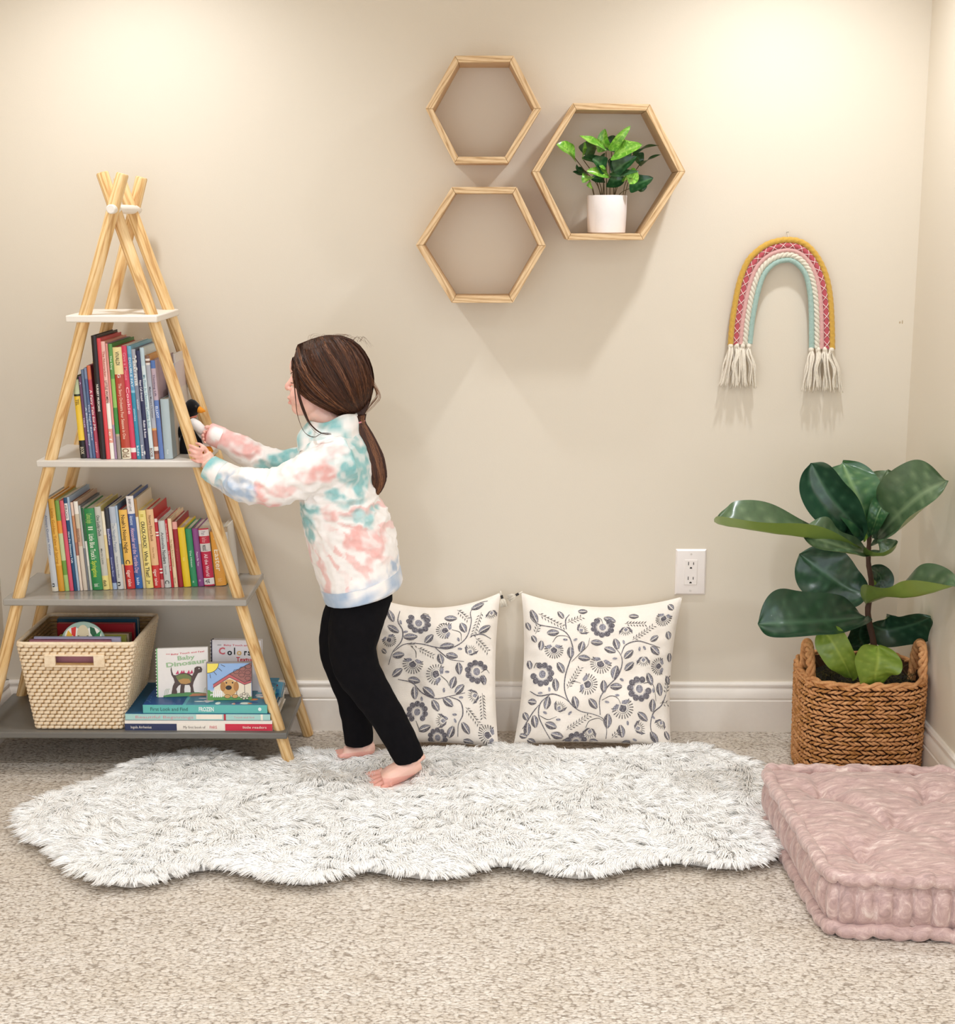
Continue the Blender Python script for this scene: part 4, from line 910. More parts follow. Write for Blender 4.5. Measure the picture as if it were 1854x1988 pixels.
# ================================================================ FIDDLE-LEAF FIG IN BASKET
bc = Vector((.905, -.262, 0)); 
def bpx(x, y): return at(x, y, y=bc.y)
rw = (bpx(1786, 1360).x-bpx(1548, 1360).x)/2-.005; bcx = (bpx(1786, 1360).x+bpx(1548, 1360).x)/2-.002
rb0 = (bpx(1778, 1470).x-bpx(1552, 1470).x)/2*.99
zr = at(1668, 1338, y=bc.y-rw).z          # rim front height
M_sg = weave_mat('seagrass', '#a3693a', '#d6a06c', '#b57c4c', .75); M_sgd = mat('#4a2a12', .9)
M_sgw = weave_mat('seagrass_dark', '#8a5426', '#c08a50', '#9c6634', .75)
fig = thing('fiddle_leaf_fig', 'large artificial fiddle-leaf fig with broad dark leaves growing out of the seagrass basket', 'plant', (bcx, bc.y, 0))
sg = thing('seagrass_basket', 'brown braided seagrass basket with two loop handles, holding the fiddle-leaf fig', 'basket', (bcx, bc.y, 0))
def bprof(f, a):
    """squarish round basket wall"""
    r = rb0+(rw-rb0)*min(1, f*1.25); n = 3.2; c, s = math.cos(a), math.sin(a)
    k = (abs(c)**n+abs(s)**n)**(-1/n); return Vector((bcx+r*k*c, bc.y+r*.93*k*s, .002+zr*f))
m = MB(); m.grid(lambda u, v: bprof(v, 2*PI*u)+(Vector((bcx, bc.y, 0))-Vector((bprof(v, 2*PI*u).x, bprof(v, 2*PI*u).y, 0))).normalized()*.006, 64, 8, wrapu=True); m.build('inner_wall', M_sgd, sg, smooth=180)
rng = random.Random(2); m = MB(); rows = 22
for k in range(rows):
    N = 66; h = zr/rows
    for i in range(N):
        a0 = 2*PI*(i+.5*(k % 2)+rng.uniform(-.15, .15))/N; da = 2*PI/N*1.5; f = (k+.5)/rows+rng.uniform(-.003, .003); S = []
        for q in range(5):
            e = q/4; ff = f+(.5-e)*h/zr*(.75 if k % 2 else -.75)+.004*math.sin(a0*9+k); p = bprof(max(0, min(1, ff)), a0+da*(e-.5)); nn = (p-Vector((bcx, bc.y, p.z))).normalized(); S.append(p+nn*(math.sin(PI*e)*.0042))
        m.tube(S, [.0012, .0030, .0038+rng.uniform(-.0008, .0008), .0030, .0012], 6, 0 if rng.random() < .7 else 1)
m.build('braided_rows', [M_sg, M_sgw], sg, smooth=180)
m = MB(); P = [bprof(1, 2*PI*i/90)+Vector((0, 0, .002+.002*math.sin(i*1.3))) for i in range(90)]
for s in range(2):
    m.tube([p+Vector((0, 0, .004*math.sin(i*.9+s*PI)))+(p-Vector((bcx, bc.y, p.z))).normalized()*.003*math.cos(i*.9+s*PI) for i, p in enumerate(P)], .0048, 7, closed=True)
m.build('rim_braid', M_sg, sg, smooth=180)
def handle(side):
    xs = bcx+side*(rw-.013); m = MB(); hh = .078; w_ = .052
    arc = [Vector((xs+side*.004*math.sin(PI*k/16), bc.y-w_*math.cos(PI*k/16)*.75-.03, zr-.03+ (hh+.03)*math.sin(PI*k/16)**.8)) for k in range(17)]; S = catmull(arc, 4)
    for s in range(3):
        m.tube([p+Vector((math.cos(i*.42+s*2.09)*.0065, math.sin(i*.42+s*2.09)*.0035, math.sin(i*.42+s*2.09)*.005)) for i, p in enumerate(S)], .0058, 7)
    for e in (arc[0], arc[-1]):
        for k in range(9): m.ell(e+Vector((rng.uniform(-.01, .01), rng.uniform(-.012, .012), rng.uniform(-.01, .035))), (.004, .010, .005), 8, rot=Matrix.Rotation(rng.uniform(-1, 1), 3, 'X'))
    m.build('handle', M_sg, sg, smooth=180)
handle(-1); handle(1)
m = MB(); m.grid(lambda u, v: Vector((bcx, bc.y, zr-.028+.006*math.sin(u*40+v*9)*v))+(bprof(.9, 2*PI*u)-Vector((bcx, bc.y, bprof(.9, 0).z)))*(v*.94), 48, 8, wrapu=True)
m.build('soil', mat('#1e1811', .95, bump=.8, bscale=160), fig, smooth=180)
m = MB()
for k in range(260):
    a = rng.uniform(0, 2*PI); r = rw*.86*rng.uniform(.05, 1)**.6; p = Vector((bcx+r*math.cos(a), bc.y+r*.9*math.sin(a), zr-.022)); d = Vector((rng.uniform(-1, 1), rng.uniform(-1, 1), rng.uniform(0, .9)))*.018
    m.tube([p, p+d+Vector((0, 0, .006)), p+d*1.8+Vector((rng.uniform(-.006, .006), 0, 0))], .0007, 4)
m.build('moss', mat('#4f4a26', .95), fig, smooth=180)
ys = -.262
def F_(x, y): return 1500+x/4.141, 860+y/4.141
stemP = [at(1692, 1330, y=ys), at(1697, 1260, y=ys-.004), at(1685, 1190, y=ys), at(1692, 1140, y=ys), at(1686, 1090, y=ys), at(1688, 1040, y=ys+.004), at(1690, 1000, y=ys)]
stemP[0].z = zr-.03
m = MB(); S = catmull(stemP, 6); m.tube(S, [.0085-.004*i/len(S) for i in range(len(S))], 12, prof=lambda i, t: 1+.06*math.sin(i*3.1)+.05*math.sin(t*3+i)); m.build('trunk', mat('#4b3020', .75, bump=.4, bscale=200), fig, smooth=180)
Mf = [leaf_mat('fig_leaf', '#2c5236', '#3d6b40', '#7f9640', '#8fae74', .3), leaf_mat('fig_leaf_grey', '#44593f', '#57714e', '#748b3e', '#94a980', .3), leaf_mat('fig_leaf_deep', '#1d3b2a', '#274a32', '#6f8a34', '#557a5c', .32), leaf_mat('fig_leaf_light', '#5f7a22', '#7a9234', '#6f8a2c', '#9fb04e', .42)]
def fiddle(t):
    if t <= 0 or t >= 1: return 0.0
    base = (1-(1-min(t/.22, 1))**2)**.6; tip = (1-max(0, (t-.72)/.28)**2.4)**.55
    return base*tip*(.62+.42*math.sin(PI*min(1, max(0, (t-.12)/.95))**1.25))
FL = [ # spine px with depth per point, half width, material, up, fold, seed, label, lip side, lip
 ([(730, 860, -.27), (420, 770, -.36), (60, 690, -.42), (-280, 640, -.45), (-470, 632, -.44)], .060, 1, (-.05, -.62, 1), .12, 2, 'long leaf reaching far left', .9),
 ([(770, 770, -.26), (730, 560, -.30), (640, 330, -.29), (560, 155, -.24)], .064, 0, (.15, -1, .15), -.10, 4, 'upright bright leaf at the top', 0),
 ([(740, 750, -.28), (600, 590, -.31), (440, 400, -.31), (310, 160, -.28)], .062, 2, (-.75, -.75, .35), .35, 5, 'folded leaf with light edge', .9),
 ([(830, 770, -.25), (980, 600, -.34), (1180, 420, -.41), (1400, 300, -.45)], .078, 1, (-.35, -1, .55), .16, 6, 'large leaf at the upper right', .75),
 ([(800, 760, -.24), (850, 560, -.20), (890, 380, -.17), (925, 215, -.15)], .052, 1, (-.1, -1, .3), .1, 7, 'leaf standing behind the top ones', 0),
 ([(790, 740, -.27), (830, 620, -.31), (870, 520, -.31), (925, 430, -.30)], .024, 0, (-.5, -1, .1), .3, 8, 'young leaf in the middle of the crown', 0),
 ([(770, 1230, -.25), (590, 1160, -.23), (410, 1040, -.20), (215, 890, -.18)], .068, 2, (-.1, -1, .2), .12, 9, 'leaf below the long one, its shade put into a deeper green', 0),  # shadowed leaf, given the deep green to carry its shade
 ([(750, 1290, -.27), (950, 1225, -.37), (1200, 1190, -.45), (1480, 1140, -.52)], .066, 1, (0, -.75, 1), .20, 10, 'broad leaf reaching right', .8),
 ([(750, 1395, -.27), (470, 1425, -.36), (150, 1440, -.43), (-120, 1455, -.42)], .074, 2, (0, -.95, .6), .12, 11, 'broad leaf at the lower left', .7),
 ([(770, 1450, -.25), (900, 1500, -.23), (1100, 1470, -.26), (1270, 1405, -.31)], .050, 2, (.1, -1, -.1), .10, 12, 'dark leaf low at the back right', 0),
 ([(730, 1430, -.24), (700, 1540, -.21), (740, 1640, -.2)], .036, 2, (0, -1, 0), .1, 13, '', 0),
 ([(820, 1960, -.37), (830, 1860, -.39), (850, 1740, -.39), (850, 1630, -.37)], .056, 3, (.1, -1, -.1), .02, 14, 'light green leaf at the front of the basket', 0),
 ([(640, 1900, -.34), (570, 1760, -.37), (490, 1620, -.37), (400, 1490, -.34)], .040, 3, (-.4, -1, 0), .15, 15, 'light green leaf bending left over the basket', 0),
 ([(775, 1000, -.25), (850, 1050, -.22), (870, 1100, -.21), (810, 1150, -.21)], .030, 2, (.2, -1, .2), .1, 16, '', 0),
 ([(740, 900, -.29), (830, 905, -.34), (920, 870, -.35), (995, 780, -.34)], .030, 1, (0, -.5, 1), .35, 17, 'short leaf curling right', .7),
 ([(770, 890, -.28), (620, 850, -.36), (430, 790, -.40), (225, 730, -.40)], .052, 1, (0, -.85, .8), .10, 19, 'broad grey-green leaf overlapping the long one', .5),
]
for i, (sp, wd, mi, up, fo, sd, lb, lip) in enumerate(FL):
    o = leaf('leaf', fig, Mf[mi], [at(*F_(x, y), y=yy) for x, y, yy in sp], wd, fiddle, up, fo, .15, 17, 25, sd, 7, .12, vein_h=.0028, lip=lip)
    if lb: o['label'] = lb
# ================================================================ PRINTED PILLOWS
def cream_cloth():
    n = NT('cream_cotton'); v = n.coord(); n.base(n.mix(n.noise(v, 30, 3), '#f4ede3', '#ece2d6')); n.b.inputs['Roughness'].default_value = .9
    w = n.n.new('ShaderNodeTexWave'); w.bands_direction = 'Z'; w.inputs['Scale'].default_value = 190; w.inputs['Distortion'].default_value = 5; w.inputs['Detail'].default_value = 3; n.l(v, w.inputs['Vector'])
    n.bump(n.math('ADD', n.math('MULTIPLY', w.outputs['Fac'], .5), n.noise(v, 500, 2)), .35, .0012); n.b.inputs['Sheen Weight'].default_value = .15
    return n.m
M_cream = cream_cloth()
def ink(c):
    n = NT('block_print_ink'); v = n.coord(); n.base(n.mix(n.ramp(n.noise(v, 420, 4, .7), [(.44, 0.0), (.62, 1.0)]), c, [min(1, x*1.0+.30) for x in srgb_raw(c)])); n.b.inputs['Roughness'].default_value = .9; return n.m
M_ink = ink('#4a464c'); M_ink2 = ink('#6f6d76'); M_inkd = ink('#2b2627')
def crop3(x, y): return 720+x/2.897, 1130+y/2.897
class Pillow:
    def __init__(s, corners, ys, T, c_top, c_side, seed):
        """corners TL TR BR BL in the photo, ys = depth of top / bottom edge"""
        TL, TR, BR, BL = corners
        s.TL, s.TR = at(*TL, y=ys[0]), at(*TR, y=ys[0]); s.BL, s.BR = at(*BL, y=ys[1]), at(*BR, y=ys[1])
        s.BL.z = max(s.BL.z, .012); s.BR.z = max(s.BR.z, .012)
        s.n = (s.TR-s.TL).cross(s.BL-s.TL).normalized(); s.n = -s.n if s.n.y > 0 else s.n
        s.T, s.ct, s.cs, s.seed = T, c_top, c_side, seed
        s.C = corners
    def P(s, u, v, side=1, lift=0):
        """u right, v down, both 0..1"""
        U, V = 2*u-1, 2*v-1
        uu = .5+.5*U*(1-s.cs*(1-V*V)); vv = .5+.5*V*(1-(s.ct if V < 0 else s.ct*.3)*(1-U*U))
        p = s.TL*(1-uu)*(1-vv)+s.TR*uu*(1-vv)+s.BL*(1-uu)*vv+s.BR*uu*vv
        h = (max(0, 1-abs(U)**3.2)*max(0, 1-abs(V)**3.2))**.62
        # seam puckers
        e = max(abs(U), abs(V)); wr = mnoise.noise(Vector((u*5+s.seed, v*5, side)))*.012+mnoise.noise(Vector((u*13, v*13+s.seed, side)))*.004*(1-e*.5)
        e4 = (1-e)*e*4; pk = math.sin((U if abs(V) > abs(U) else V)*34+s.seed)*.0025*max(0, e-.7)/.3*e4*2
        return p+s.n*side*(s.T*h+(wr+pk)*min(1, h*2)+lift)
    def uv(s, cx, cy):
        """photo crop coordinate -> print coordinate on the cloth"""
        px, py = crop3(cx, cy); TL, TR, BR, BL = s.C; u, v = .5, .5
        for _ in range(12):
            X = TL[0]*(1-u)*(1-v)+TR[0]*u*(1-v)+BL[0]*(1-u)*v+BR[0]*u*v; Y = TL[1]*(1-u)*(1-v)+TR[1]*u*(1-v)+BL[1]*(1-u)*v+BR[1]*u*v
            u += (px-X)/(TR[0]-TL[0]); v += (py-Y)/(BL[1]-TL[1])
        return u, v
def make_pillow(pl, label, motifs, tassels):
    t = thing('throw_pillow', label, 'pillow', (pl.TL+pl.TR+pl.BL+pl.BR)/4, 'printed throw pillows leaning on the wall'); m = MB()
    N = 60; V = []; F = []
    for side in (1, -1):
        o = len(V)
        V += [pl.P(i/N, j/N, side) for j in range(N+1) for i in range(N+1)]
        F += [(o+j*(N+1)+i, o+j*(N+1)+i+1, o+(j+1)*(N+1)+i+1, o+(j+1)*(N+1)+i) for j in range(N) for i in range(N)]
    m.add(V, F, 0)
    def put(poly, mi, lift=.0011):
        P = []; mx = .035
        for a, b in zip(poly, poly[1:]+poly[:1]):
            P.append(a)
        P = [pl.uv(*p) for p in P]
        if any(not (.004 < u < .996 and .004 < v < .996) for u, v in P): 
            P = [(min(.995, max(.005, u)), min(.995, max(.005, v))) for u, v in P]
        c = (sum(p[0] for p in P)/len(P), sum(p[1] for p in P)/len(P))
        V = [pl.P(c[0], c[1], 1, lift+.0003)]+[pl.P(u, v, 1, lift) for u, v in P]; n_ = len(P)
        m.add(V, [(0, 1+k, 1+(k+1) % n_) for k in range(n_)], mi)
    def line(pts, w, mi):
        S = catmull([Vector((x, y, 0)) for x, y in pts], 7); n_ = len(S); V = []
        for i, p in enumerate(S):
            d = S[min(i+1, n_-1)]-S[max(i-1, 0)]; d = d.normalized() if d.length else Vector((1, 0, 0)); q = Vector((-d.y, d.x, 0)); ww = w*(.55+.45*math.sin(PI*min(1, (i+1)/n_*1.2)))
            for sgn in (-1, 1):
                a = p+q*ww*sgn; u, v = pl.uv(a.x, a.y); V.append(pl.P(min(.996, max(.004, u)), min(.996, max(.004, v)), 1, .0009))
        m.add(V, [(2*i, 2*i+1, 2*i+3, 2*i+2) for i in range(n_-1)], mi)
    def rot(pts, c, a, s=1): ca, sa = math.cos(a), math.sin(a); return [(c[0]+s*(x*ca-y*sa), c[1]+s*(x*sa+y*ca)) for x, y in pts]
    def leafm(x, y, deg, L=38, W=15):
        a = math.radians(deg)
        for sg in (-1, 1):
            out = [(-L, sg*1.5)]+[(-L+2*L*k/8, sg*(2.2+W*math.sin(PI*k/8)**.9)) for k in range(1, 8)]+[(L, sg*.6), (L*.4, sg*3.4), (-L*.4, sg*3.4)]
            put(rot(out, (x, y), a), 1 if sg > 0 else 2)
            rim = [(-L*.95+1.9*L*k/8, sg*(4+W*1.04*math.sin(PI*k/8)**.9)) for k in range(9)]; line(rot(rim, (x, y), a), 1.5, 3)
    def scallop(x, y, r, deg):
        a = math.radians(deg)
        for k in range(9):
            th = PI*1.55*(k/8-.5); c = rot([(r*.72*math.cos(th), r*.72*math.sin(th))], (x, y), a)[0]
            put([(c[0]+r*.24*math.cos(q*PI/6), c[1]+r*.24*math.sin(q*PI/6)) for q in range(12)], 1, .0009)
        for k in range(26):
            th = PI*1.6*(k/25-.5); p = rot([(r*.58*math.cos(th), r*.58*math.sin(th)), (r*.40*math.cos(th), r*.40*math.sin(th))], (x, y), a); line([p[0], ((p[0][0]+p[1][0])/2, (p[0][1]+p[1][1])/2), p[1]], 1.6, 2)
        put([(x+r*.27*math.cos(q*PI/7), y+r*.30*math.sin(q*PI/7)) for q in range(14)], 2, .0012)
        for k in range(5): line(rot([(-r*.2, r*(k-2)*.09), (0, r*(k-2)*.1), (r*.2, r*(k-2)*.09)], (x, y), a+.6), 1.2, 1)
    def fan(x, y, r, deg):
        a = math.radians(deg); n_ = 15
        for k in range(n_):
            th = PI*1.25*(k/(n_-1)-.5); c, s_ = math.cos(th), math.sin(th)
            put(rot([(r*.62*c-1.6*s_, r*.62*s_+1.6*c), (r*1.0*c-2.6*s_, r*1.0*s_+2.6*c), (r*1.04*c, r*1.04*s_), (r*1.0*c+2.6*s_, r*1.0*s_-2.6*c), (r*.62*c+1.6*s_, r*.62*s_-1.6*c)], (x, y), a), 3)
        ar = [(r*.52*math.cos(PI*1.1*(k/8-.5)), r*.52*math.sin(PI*1.1*(k/8-.5))) for k in range(9)]; line(rot(ar, (x, y), a), 1.5, 1)
        put(rot([(r*.42*math.cos(PI*1.0*(k/8-.5)), r*.36*math.sin(PI*1.0*(k/8-.5))) for k in range(9)]+[(-r*.3, 0)], (x, y), a), 1)
        for sg in (-1, 1): put(rot([(-r*.35, sg*r*.12), (-r*.1, sg*r*.45), (-r*.2, sg*r*.95), (-r*.45, sg*r*.7), (-r*.55, sg*r*.3)], (x, y), a), 2)
    def bloom(x, y, r, deg):
        a = math.radians(deg)
        for k in range(9):
            th = PI*.9*(k/8-.5); c, s_ = math.cos(th), math.sin(th); line(rot([(r*.45*c, r*.45*s_), (r*.7*c, r*.7*s_), (r*c, r*s_)], (x, y), a), 1.7, 3)
        put(rot([(r*.35, 0), (0, r*.3), (-r*.4, 0), (0, -r*.3)], (x, y), a), 2)
        for sg in (-1, 1): put(rot([(-r*.5, sg*2), (0, sg*r*.5), (r*.75, sg*r*.95), (r*.2, sg*r*.95), (-r*.4, sg*r*.5)], (x, y), a), 1)
    def fern(x0, y0, x1, y1):
        line([(x0, y0), ((x0+x1)/2+4, (y0+y1)/2-4), (x1, y1)], 1.3, 3); d = math.atan2(y1-y0, x1-x0); L = math.hypot(x1-x0, y1-y0); n_ = int(L/17)
        for k in range(n_):
            for sg in (-1, 1):
                t = (k+.5+.2*sg)/n_; c = (x0+(x1-x0)*t, y0+(y1-y0)*t); q = rot([(4, sg*5), (10, sg*13), (19, sg*19), (12, sg*7)], c, d); put(q, 3)
    def bud(x, y, deg, r=14):
        put(rot([(r*math.cos(q*PI/5), r*.5*math.sin(q*PI/5)) for q in range(10)], (x, y), math.radians(deg)), 2); line(rot([(-r*.6, 0), (0, 2), (r*.6, 0)], (x, y), math.radians(deg)), 1.4, 3)
    for k, a in motifs:
        for q in a: dict(leaf=leafm, scallop=scallop, fan=fan, bloom=bloom, fern=fern, bud=bud, line=lambda *p: line(list(p), 3.4, 1), thin=lambda *p: line(list(p), 2.0, 3))[k](*q)
    m.build('printed_cover', [M_cream, M_ink, M_ink2, M_inkd], t, smooth=180, recalc=False)
    for (cu, cv, ang) in tassels:
        c = pl.P(cu, cv); d = Vector((math.cos(math.radians(ang)), -.25, math.sin(math.radians(ang)))).normalized(); m = MB(); m2 = MB()
        m.tube([c-d*.004, c+d*.008], .0022, 6); m2.tube([c+d*.008, c+d*.017], .0034, 10, up=(0, 1, 0))
        a, b, _ = frame(d); rng = random.Random(int(cu*9+cv*5+pl.seed))
        for k in range(70):
            th = rng.uniform(0, 2*PI); rr = rng.uniform(0, 1)**.5; o = a*math.cos(th)*rr+b*math.sin(th)*rr
            m.tube([c+d*.016+o*.002, c+d*.024+o*.008, c+d*(.036+rng.uniform(-.002, .003))+o*.0105], [.0009, .0010, .0007], 4)
        ts = m.build('corner_tassel', M_tas, t, smooth=180); m2.build('black_bead', mat('#1d1612', .4), ts, smooth=40)
    return t
rp = Pillow([(1012, 1150), (1325, 1158), (1303, 1452), (997, 1446)], (-.035, -.165), .056, .17, .075, 3)
lp = Pillow([(728, 1160), (972, 1150), (968, 1452), (722, 1446)], (-.035, -.175), .054, .17, .07, 8)
RM = [('scallop', [(1298, 215, 74, 95), (935, 525, 74, 30), (1515, 612, 78, 150), (1150, 925, 68, -90)]),
 ('fan', [(1005, 375, 56, 85), (1285, 460, 64, 110), (1200, 585, 62, 20), (1410, 722, 64, 60), (1655, 190, 48, 110), (1640, 480, 50, 180)]),
 ('bloom', [(1040, 722, 40, -60), (1172, 240, 40, -40), (1432, 238, 40, 90), (1540, 440, 42, 90), (1500, 838, 42, -20), (1225, 862, 42, 100), (1640, 800, 35, 120)]),
 ('leaf', [(1262, 320, 4), (1104, 390, 88), (1170, 350, 105), (1185, 425, 8), (1005, 270, -12), (903, 185, 70, 40, 14), (1045, 487, 60), (1015, 587, 82), (1378, 330, 75), (1340, 370, 25), (1450, 402, -45), (1455, 480, -45), (1370, 515, -75, 42, 20), (1300, 600, 88), (1375, 600, -2), (1238, 700, 50), (1133, 690, 75), (1000, 820, 25), (905, 792, 75), (970, 690, -80), (882, 680, 10, 26, 12), (868, 835, 85), (1325, 800, 92, 44, 18), (1403, 858, 80), (1530, 770, 40), (1592, 885, 60), (1603, 310, -30, 28, 12), (1610, 385, 45), (1580, 555, 70), (1640, 612, 85), (1592, 705, 95), (1040, 880, 20), (850, 870, 20, 24, 10), (1060, 150, 60, 26, 11), (1340, 165, 25), (890, 320, 60, 22, 10), (1690, 300, 75, 26, 12), (930, 355, 100, 30, 12)]),
 ('leaf', [(860, 470, 80, 26, 11), (862, 250, 70, 24, 10), (850, 760, 60, 26, 11), (1705, 430, 85, 26, 10), (1695, 560, 80, 26, 10), (1670, 870, 70, 26, 10), (1480, 150, 10, 30, 11), (1190, 110, -10, 28, 11), (1690, 130, 50, 26, 10), (1100, 915, 0, 28, 10), (1250, 918, 10, 26, 9), (1430, 925, -20, 28, 10), (900, 905, 30, 28, 10)]),
 ('fern', [(930, 165, 1070, 225), (1095, 195, 1180, 150), (1425, 195, 1545, 210), (1470, 310, 1595, 230), (1085, 610, 1160, 490), (1090, 850, 1215, 770), (1640, 690, 1690, 690), (900, 290, 920, 240), (1350, 900, 1400, 850), (1680, 640, 1700, 540)]),
 ('bud', [(1075, 308, 0), (1135, 305, -30), (1420, 320, 80), (1368, 428, 0), (1545, 365, 60), (1515, 370, 90), (978, 612, 80), (925, 632, 0), (1320, 690, 10), (1380, 650, 0), (1040, 788, 5), (1105, 752, -50), (1440, 810, 85), (1595, 770, 50), (1600, 620, 85), (960, 745, 30), (1480, 905, 20), (1410, 560, 30)]),
 ('line', [((880, 160), (885, 205), (930, 232), (1040, 240), (1095, 280), (1120, 380), (1098, 450), (1072, 540), (1070, 620), (1100, 690), (1160, 740), (1245, 762), (1300, 790), (1320, 850), (1318, 905)), ((1282, 765), (1278, 670), (1325, 600), (1388, 535), (1412, 460), (1400, 400), (1365, 350)), ((1405, 400), (1432, 340), (1500, 318), (1570, 340), (1640, 370)), ((865, 620), (920, 648), (1000, 640), (1060, 660), (1100, 690)), ((980, 645), (930, 690), (925, 760), (960, 830), (1005, 900)), ((1680, 640), (1650, 700), (1595, 750), (1575, 830), (1600, 905)), ((1085, 240), (1085, 180), (1110, 140)), ((840, 830), (890, 740), (930, 690))]),
 ('thin', [((1000, 330), (1030, 290), (1080, 285), (1105, 300)), ((1110, 450), (1160, 395), (1205, 345), (1220, 290)), ((1100, 575), (1130, 570), (1165, 580)), ((1540, 580), (1580, 575), (1605, 600), (1615, 680)), ((1290, 680), (1340, 655), (1380, 665), (1400, 700)), ((1200, 840), (1220, 800), (1270, 785), (1300, 800)), ((1270, 150), (1290, 160), (1300, 190)), ((930, 760), (980, 785), (1030, 770)), ((885, 490), (900, 460), (920, 470))])]
LM = [('scallop', [(272, 195, 76, 80), (615, 515, 74, 190), (262, 750, 68, -90), (378, 898, 60, -90)]),
 ('fan', [(430, 245, 56, 190), (235, 468, 62, 100), (378, 535, 62, 200), (92, 322, 44, 60), (668, 870, 58, 190)]),
 ('bloom', [(575, 392, 42, -60), (602, 652, 42, 160), (412, 802, 42, 180), (690, 170, 34, 90)]),
 ('leaf', [(112, 175, 70), (122, 255, 25), (222, 292, -8, 44, 16), (332, 300, -50), (438, 350, -5, 44, 16), (530, 232, 65), (455, 160, 8), (148, 415, -12), (400, 436, 75), (468, 415, 15), (510, 498, 85), (242, 567, 12), (330, 637, 40, 46, 17), (245, 640, 85), (475, 580, -70), (512, 618, -45), (370, 715, 60), (443, 695, 40), (305, 845, -20), (455, 865, -65), (540, 840, 60), (140, 520, -35), (655, 262, -25), (605, 105, -15), (320, 150, 30, 24, 10), (655, 560, 80, 30, 12), (550, 915, 10, 30, 11), (60, 395, 40, 18, 8)]),
 ('fern', [(490, 105, 555, 180), (630, 150, 590, 295), (605, 310, 680, 395), (265, 365, 355, 415), (645, 635, 645, 775), (545, 720, 625, 822), (205, 345, 250, 345)]),
 ('bud', [(195, 262, -20), (505, 310, 70), (515, 372, 10), (420, 625, 90), (520, 665, 0), (480, 765, 0), (482, 800, 70), (168, 205, 80), (430, 785, 40), (288, 675, 80), (440, 520, 0)]),
 ('line', [((165, 130), (152, 200), (178, 260), (165, 330), (115, 395), (85, 475)), ((118, 395), (190, 342), (280, 335), (365, 355), (445, 368), (515, 338), (558, 285), (575, 200), (568, 130), (610, 85), (660, 85)), ((365, 355), (410, 400), (460, 440), (540, 456)), ((145, 560), (230, 582), (290, 640), (370, 675), (450, 660), (545, 638)), ((450, 662), (515, 690), (528, 760), (500, 820), (492, 890)), ((575, 292), (640, 290), (695, 322))]),
 ('thin', [((255, 430), (252, 385), (220, 350)), ((465, 240), (515, 265), (522, 320)), ((400, 540), (440, 575), (450, 600)), ((290, 150), (300, 125), (330, 130)), ((640, 520), (670, 500), (690, 520)), ((255, 800), (275, 850), (290, 860)), ((390, 200), (420, 195), (450, 215))])]
make_pillow(rp, 'cream pillow with grey block-print flowers, the fully visible one under the outlet', RM, [(0.0, 0.0, 205), (.0, 1.0, 200), (1.0, 1.0, -35)])
make_pillow(lp, 'cream floral print pillow partly hidden by the child, nearer the bookshelf', LM, [(1.0, 0.0, -75), (1.0, 1.0, -10)])

# ================================================================ PINK TUFTED FLOOR CUSHION
def velvet():
    n = NT('crushed_velvet'); v = n.coord((1, 2.2, 1)); v2 = n.coord((.9, 3.5, 1.2))
    f = n.noise(v2, 26, 6, .72, .8); g = n.noise(v, 9, 3)
    c = n.ramp(f, [(.34, '#98807a'), (.46, '#b39690'), (.56, '#c6aaa2'), (.68, '#e6d5cb')])
    n.base(n.mix(n.math('MULTIPLY', g, .4), c, '#c8a8a4')); n.b.inputs['Roughness'].default_value = .62; n.b.inputs['Sheen Weight'].default_value = .35; n.b.inputs['Sheen Roughness'].default_value = .4
    n.bump(n.math('ADD', f, n.math('MULTIPLY', n.noise(v, 240, 3), .4)), .45, .003); return n.m
M_vel = velvet()
cq = [Vector((.608, -.590, 0)), Vector((1.034, -.600, 0)), Vector((1.036, -1.170, 0)), Vector((.634, -1.140, 0))]   # back-left, back-right, front-right, front-left
def cuv(u, v): return cq[0]*(1-u)*(1-v)+cq[1]*u*(1-v)+cq[3]*(1-u)*v+cq[2]*u*v
cu_ = thing('floor_cushion', 'dusty pink crushed velvet floor cushion with button tufts and rolled edges, beside the white rug', 'cushion', cuv(.5, .5))
Hc = .132; tufts = [(.5, .5), (.24, .23), (.76, .25), (.23, .78), (.78, .77)]
def topz(u, v):
    e = min(u, 1-u, v, 1-v); z = Hc-.016+.020*min(1, e/.14)**.6
    for i, (a, b) in enumerate(tufts):
        dx, dy = (u-a)*.43, (v-b)*.56; r = math.hypot(dx, dy); th = math.atan2(dy, dx)
        z -= .036*math.exp(-(r/.040)**1.2); z -= .011*math.exp(-(r/.10)**2)*(.5+.5*math.cos(th*5+i))*min(1, r/.02)
    # soft creases between tufts and from tufts to the roll
    def crease(p, q, d, w_):
        ax, ay = p; bx, by = q; L2 = (bx-ax)**2+(by-ay)**2; t = max(0, min(1, ((u-ax)*(bx-ax)+(v-ay)*(by-ay))/L2)); return d*math.exp(-((math.hypot((u-ax-t*(bx-ax))*.43, (v-ay-t*(by-ay))*.56))/w_)**2)
    for q in tufts[1:]: z -= crease(tufts[0], q, .006, .010)
    for p, q in (((.24, .23), (.24, 0)), ((.24, .23), (0, .23)), ((.23, .78), (.23, 1)), ((.23, .78), (0, .78)), ((.78, .77), (.78, 1)), ((.76, .25), (.78, 0)), ((.23, .78), (.35, 1)), ((.5, .5), (.0, .5))): z -= crease(p, q, .005, .007)
    z += mnoise.noise(Vector((u*6, v*7, 3)))*.004+mnoise.noise(Vector((u*14, v*26, 1)))*.003+mnoise.noise(Vector((u*40, v*60, 1)))*.0012
    return z
m = MB(); N = 90
m.grid(lambda u, v: cuv(.018+.964*u, .014+.972*v)+Vector((0, 0, topz(.018+.964*u, .014+.972*v))), N, N); m.build('top_panel', M_vel, cu_, smooth=180)
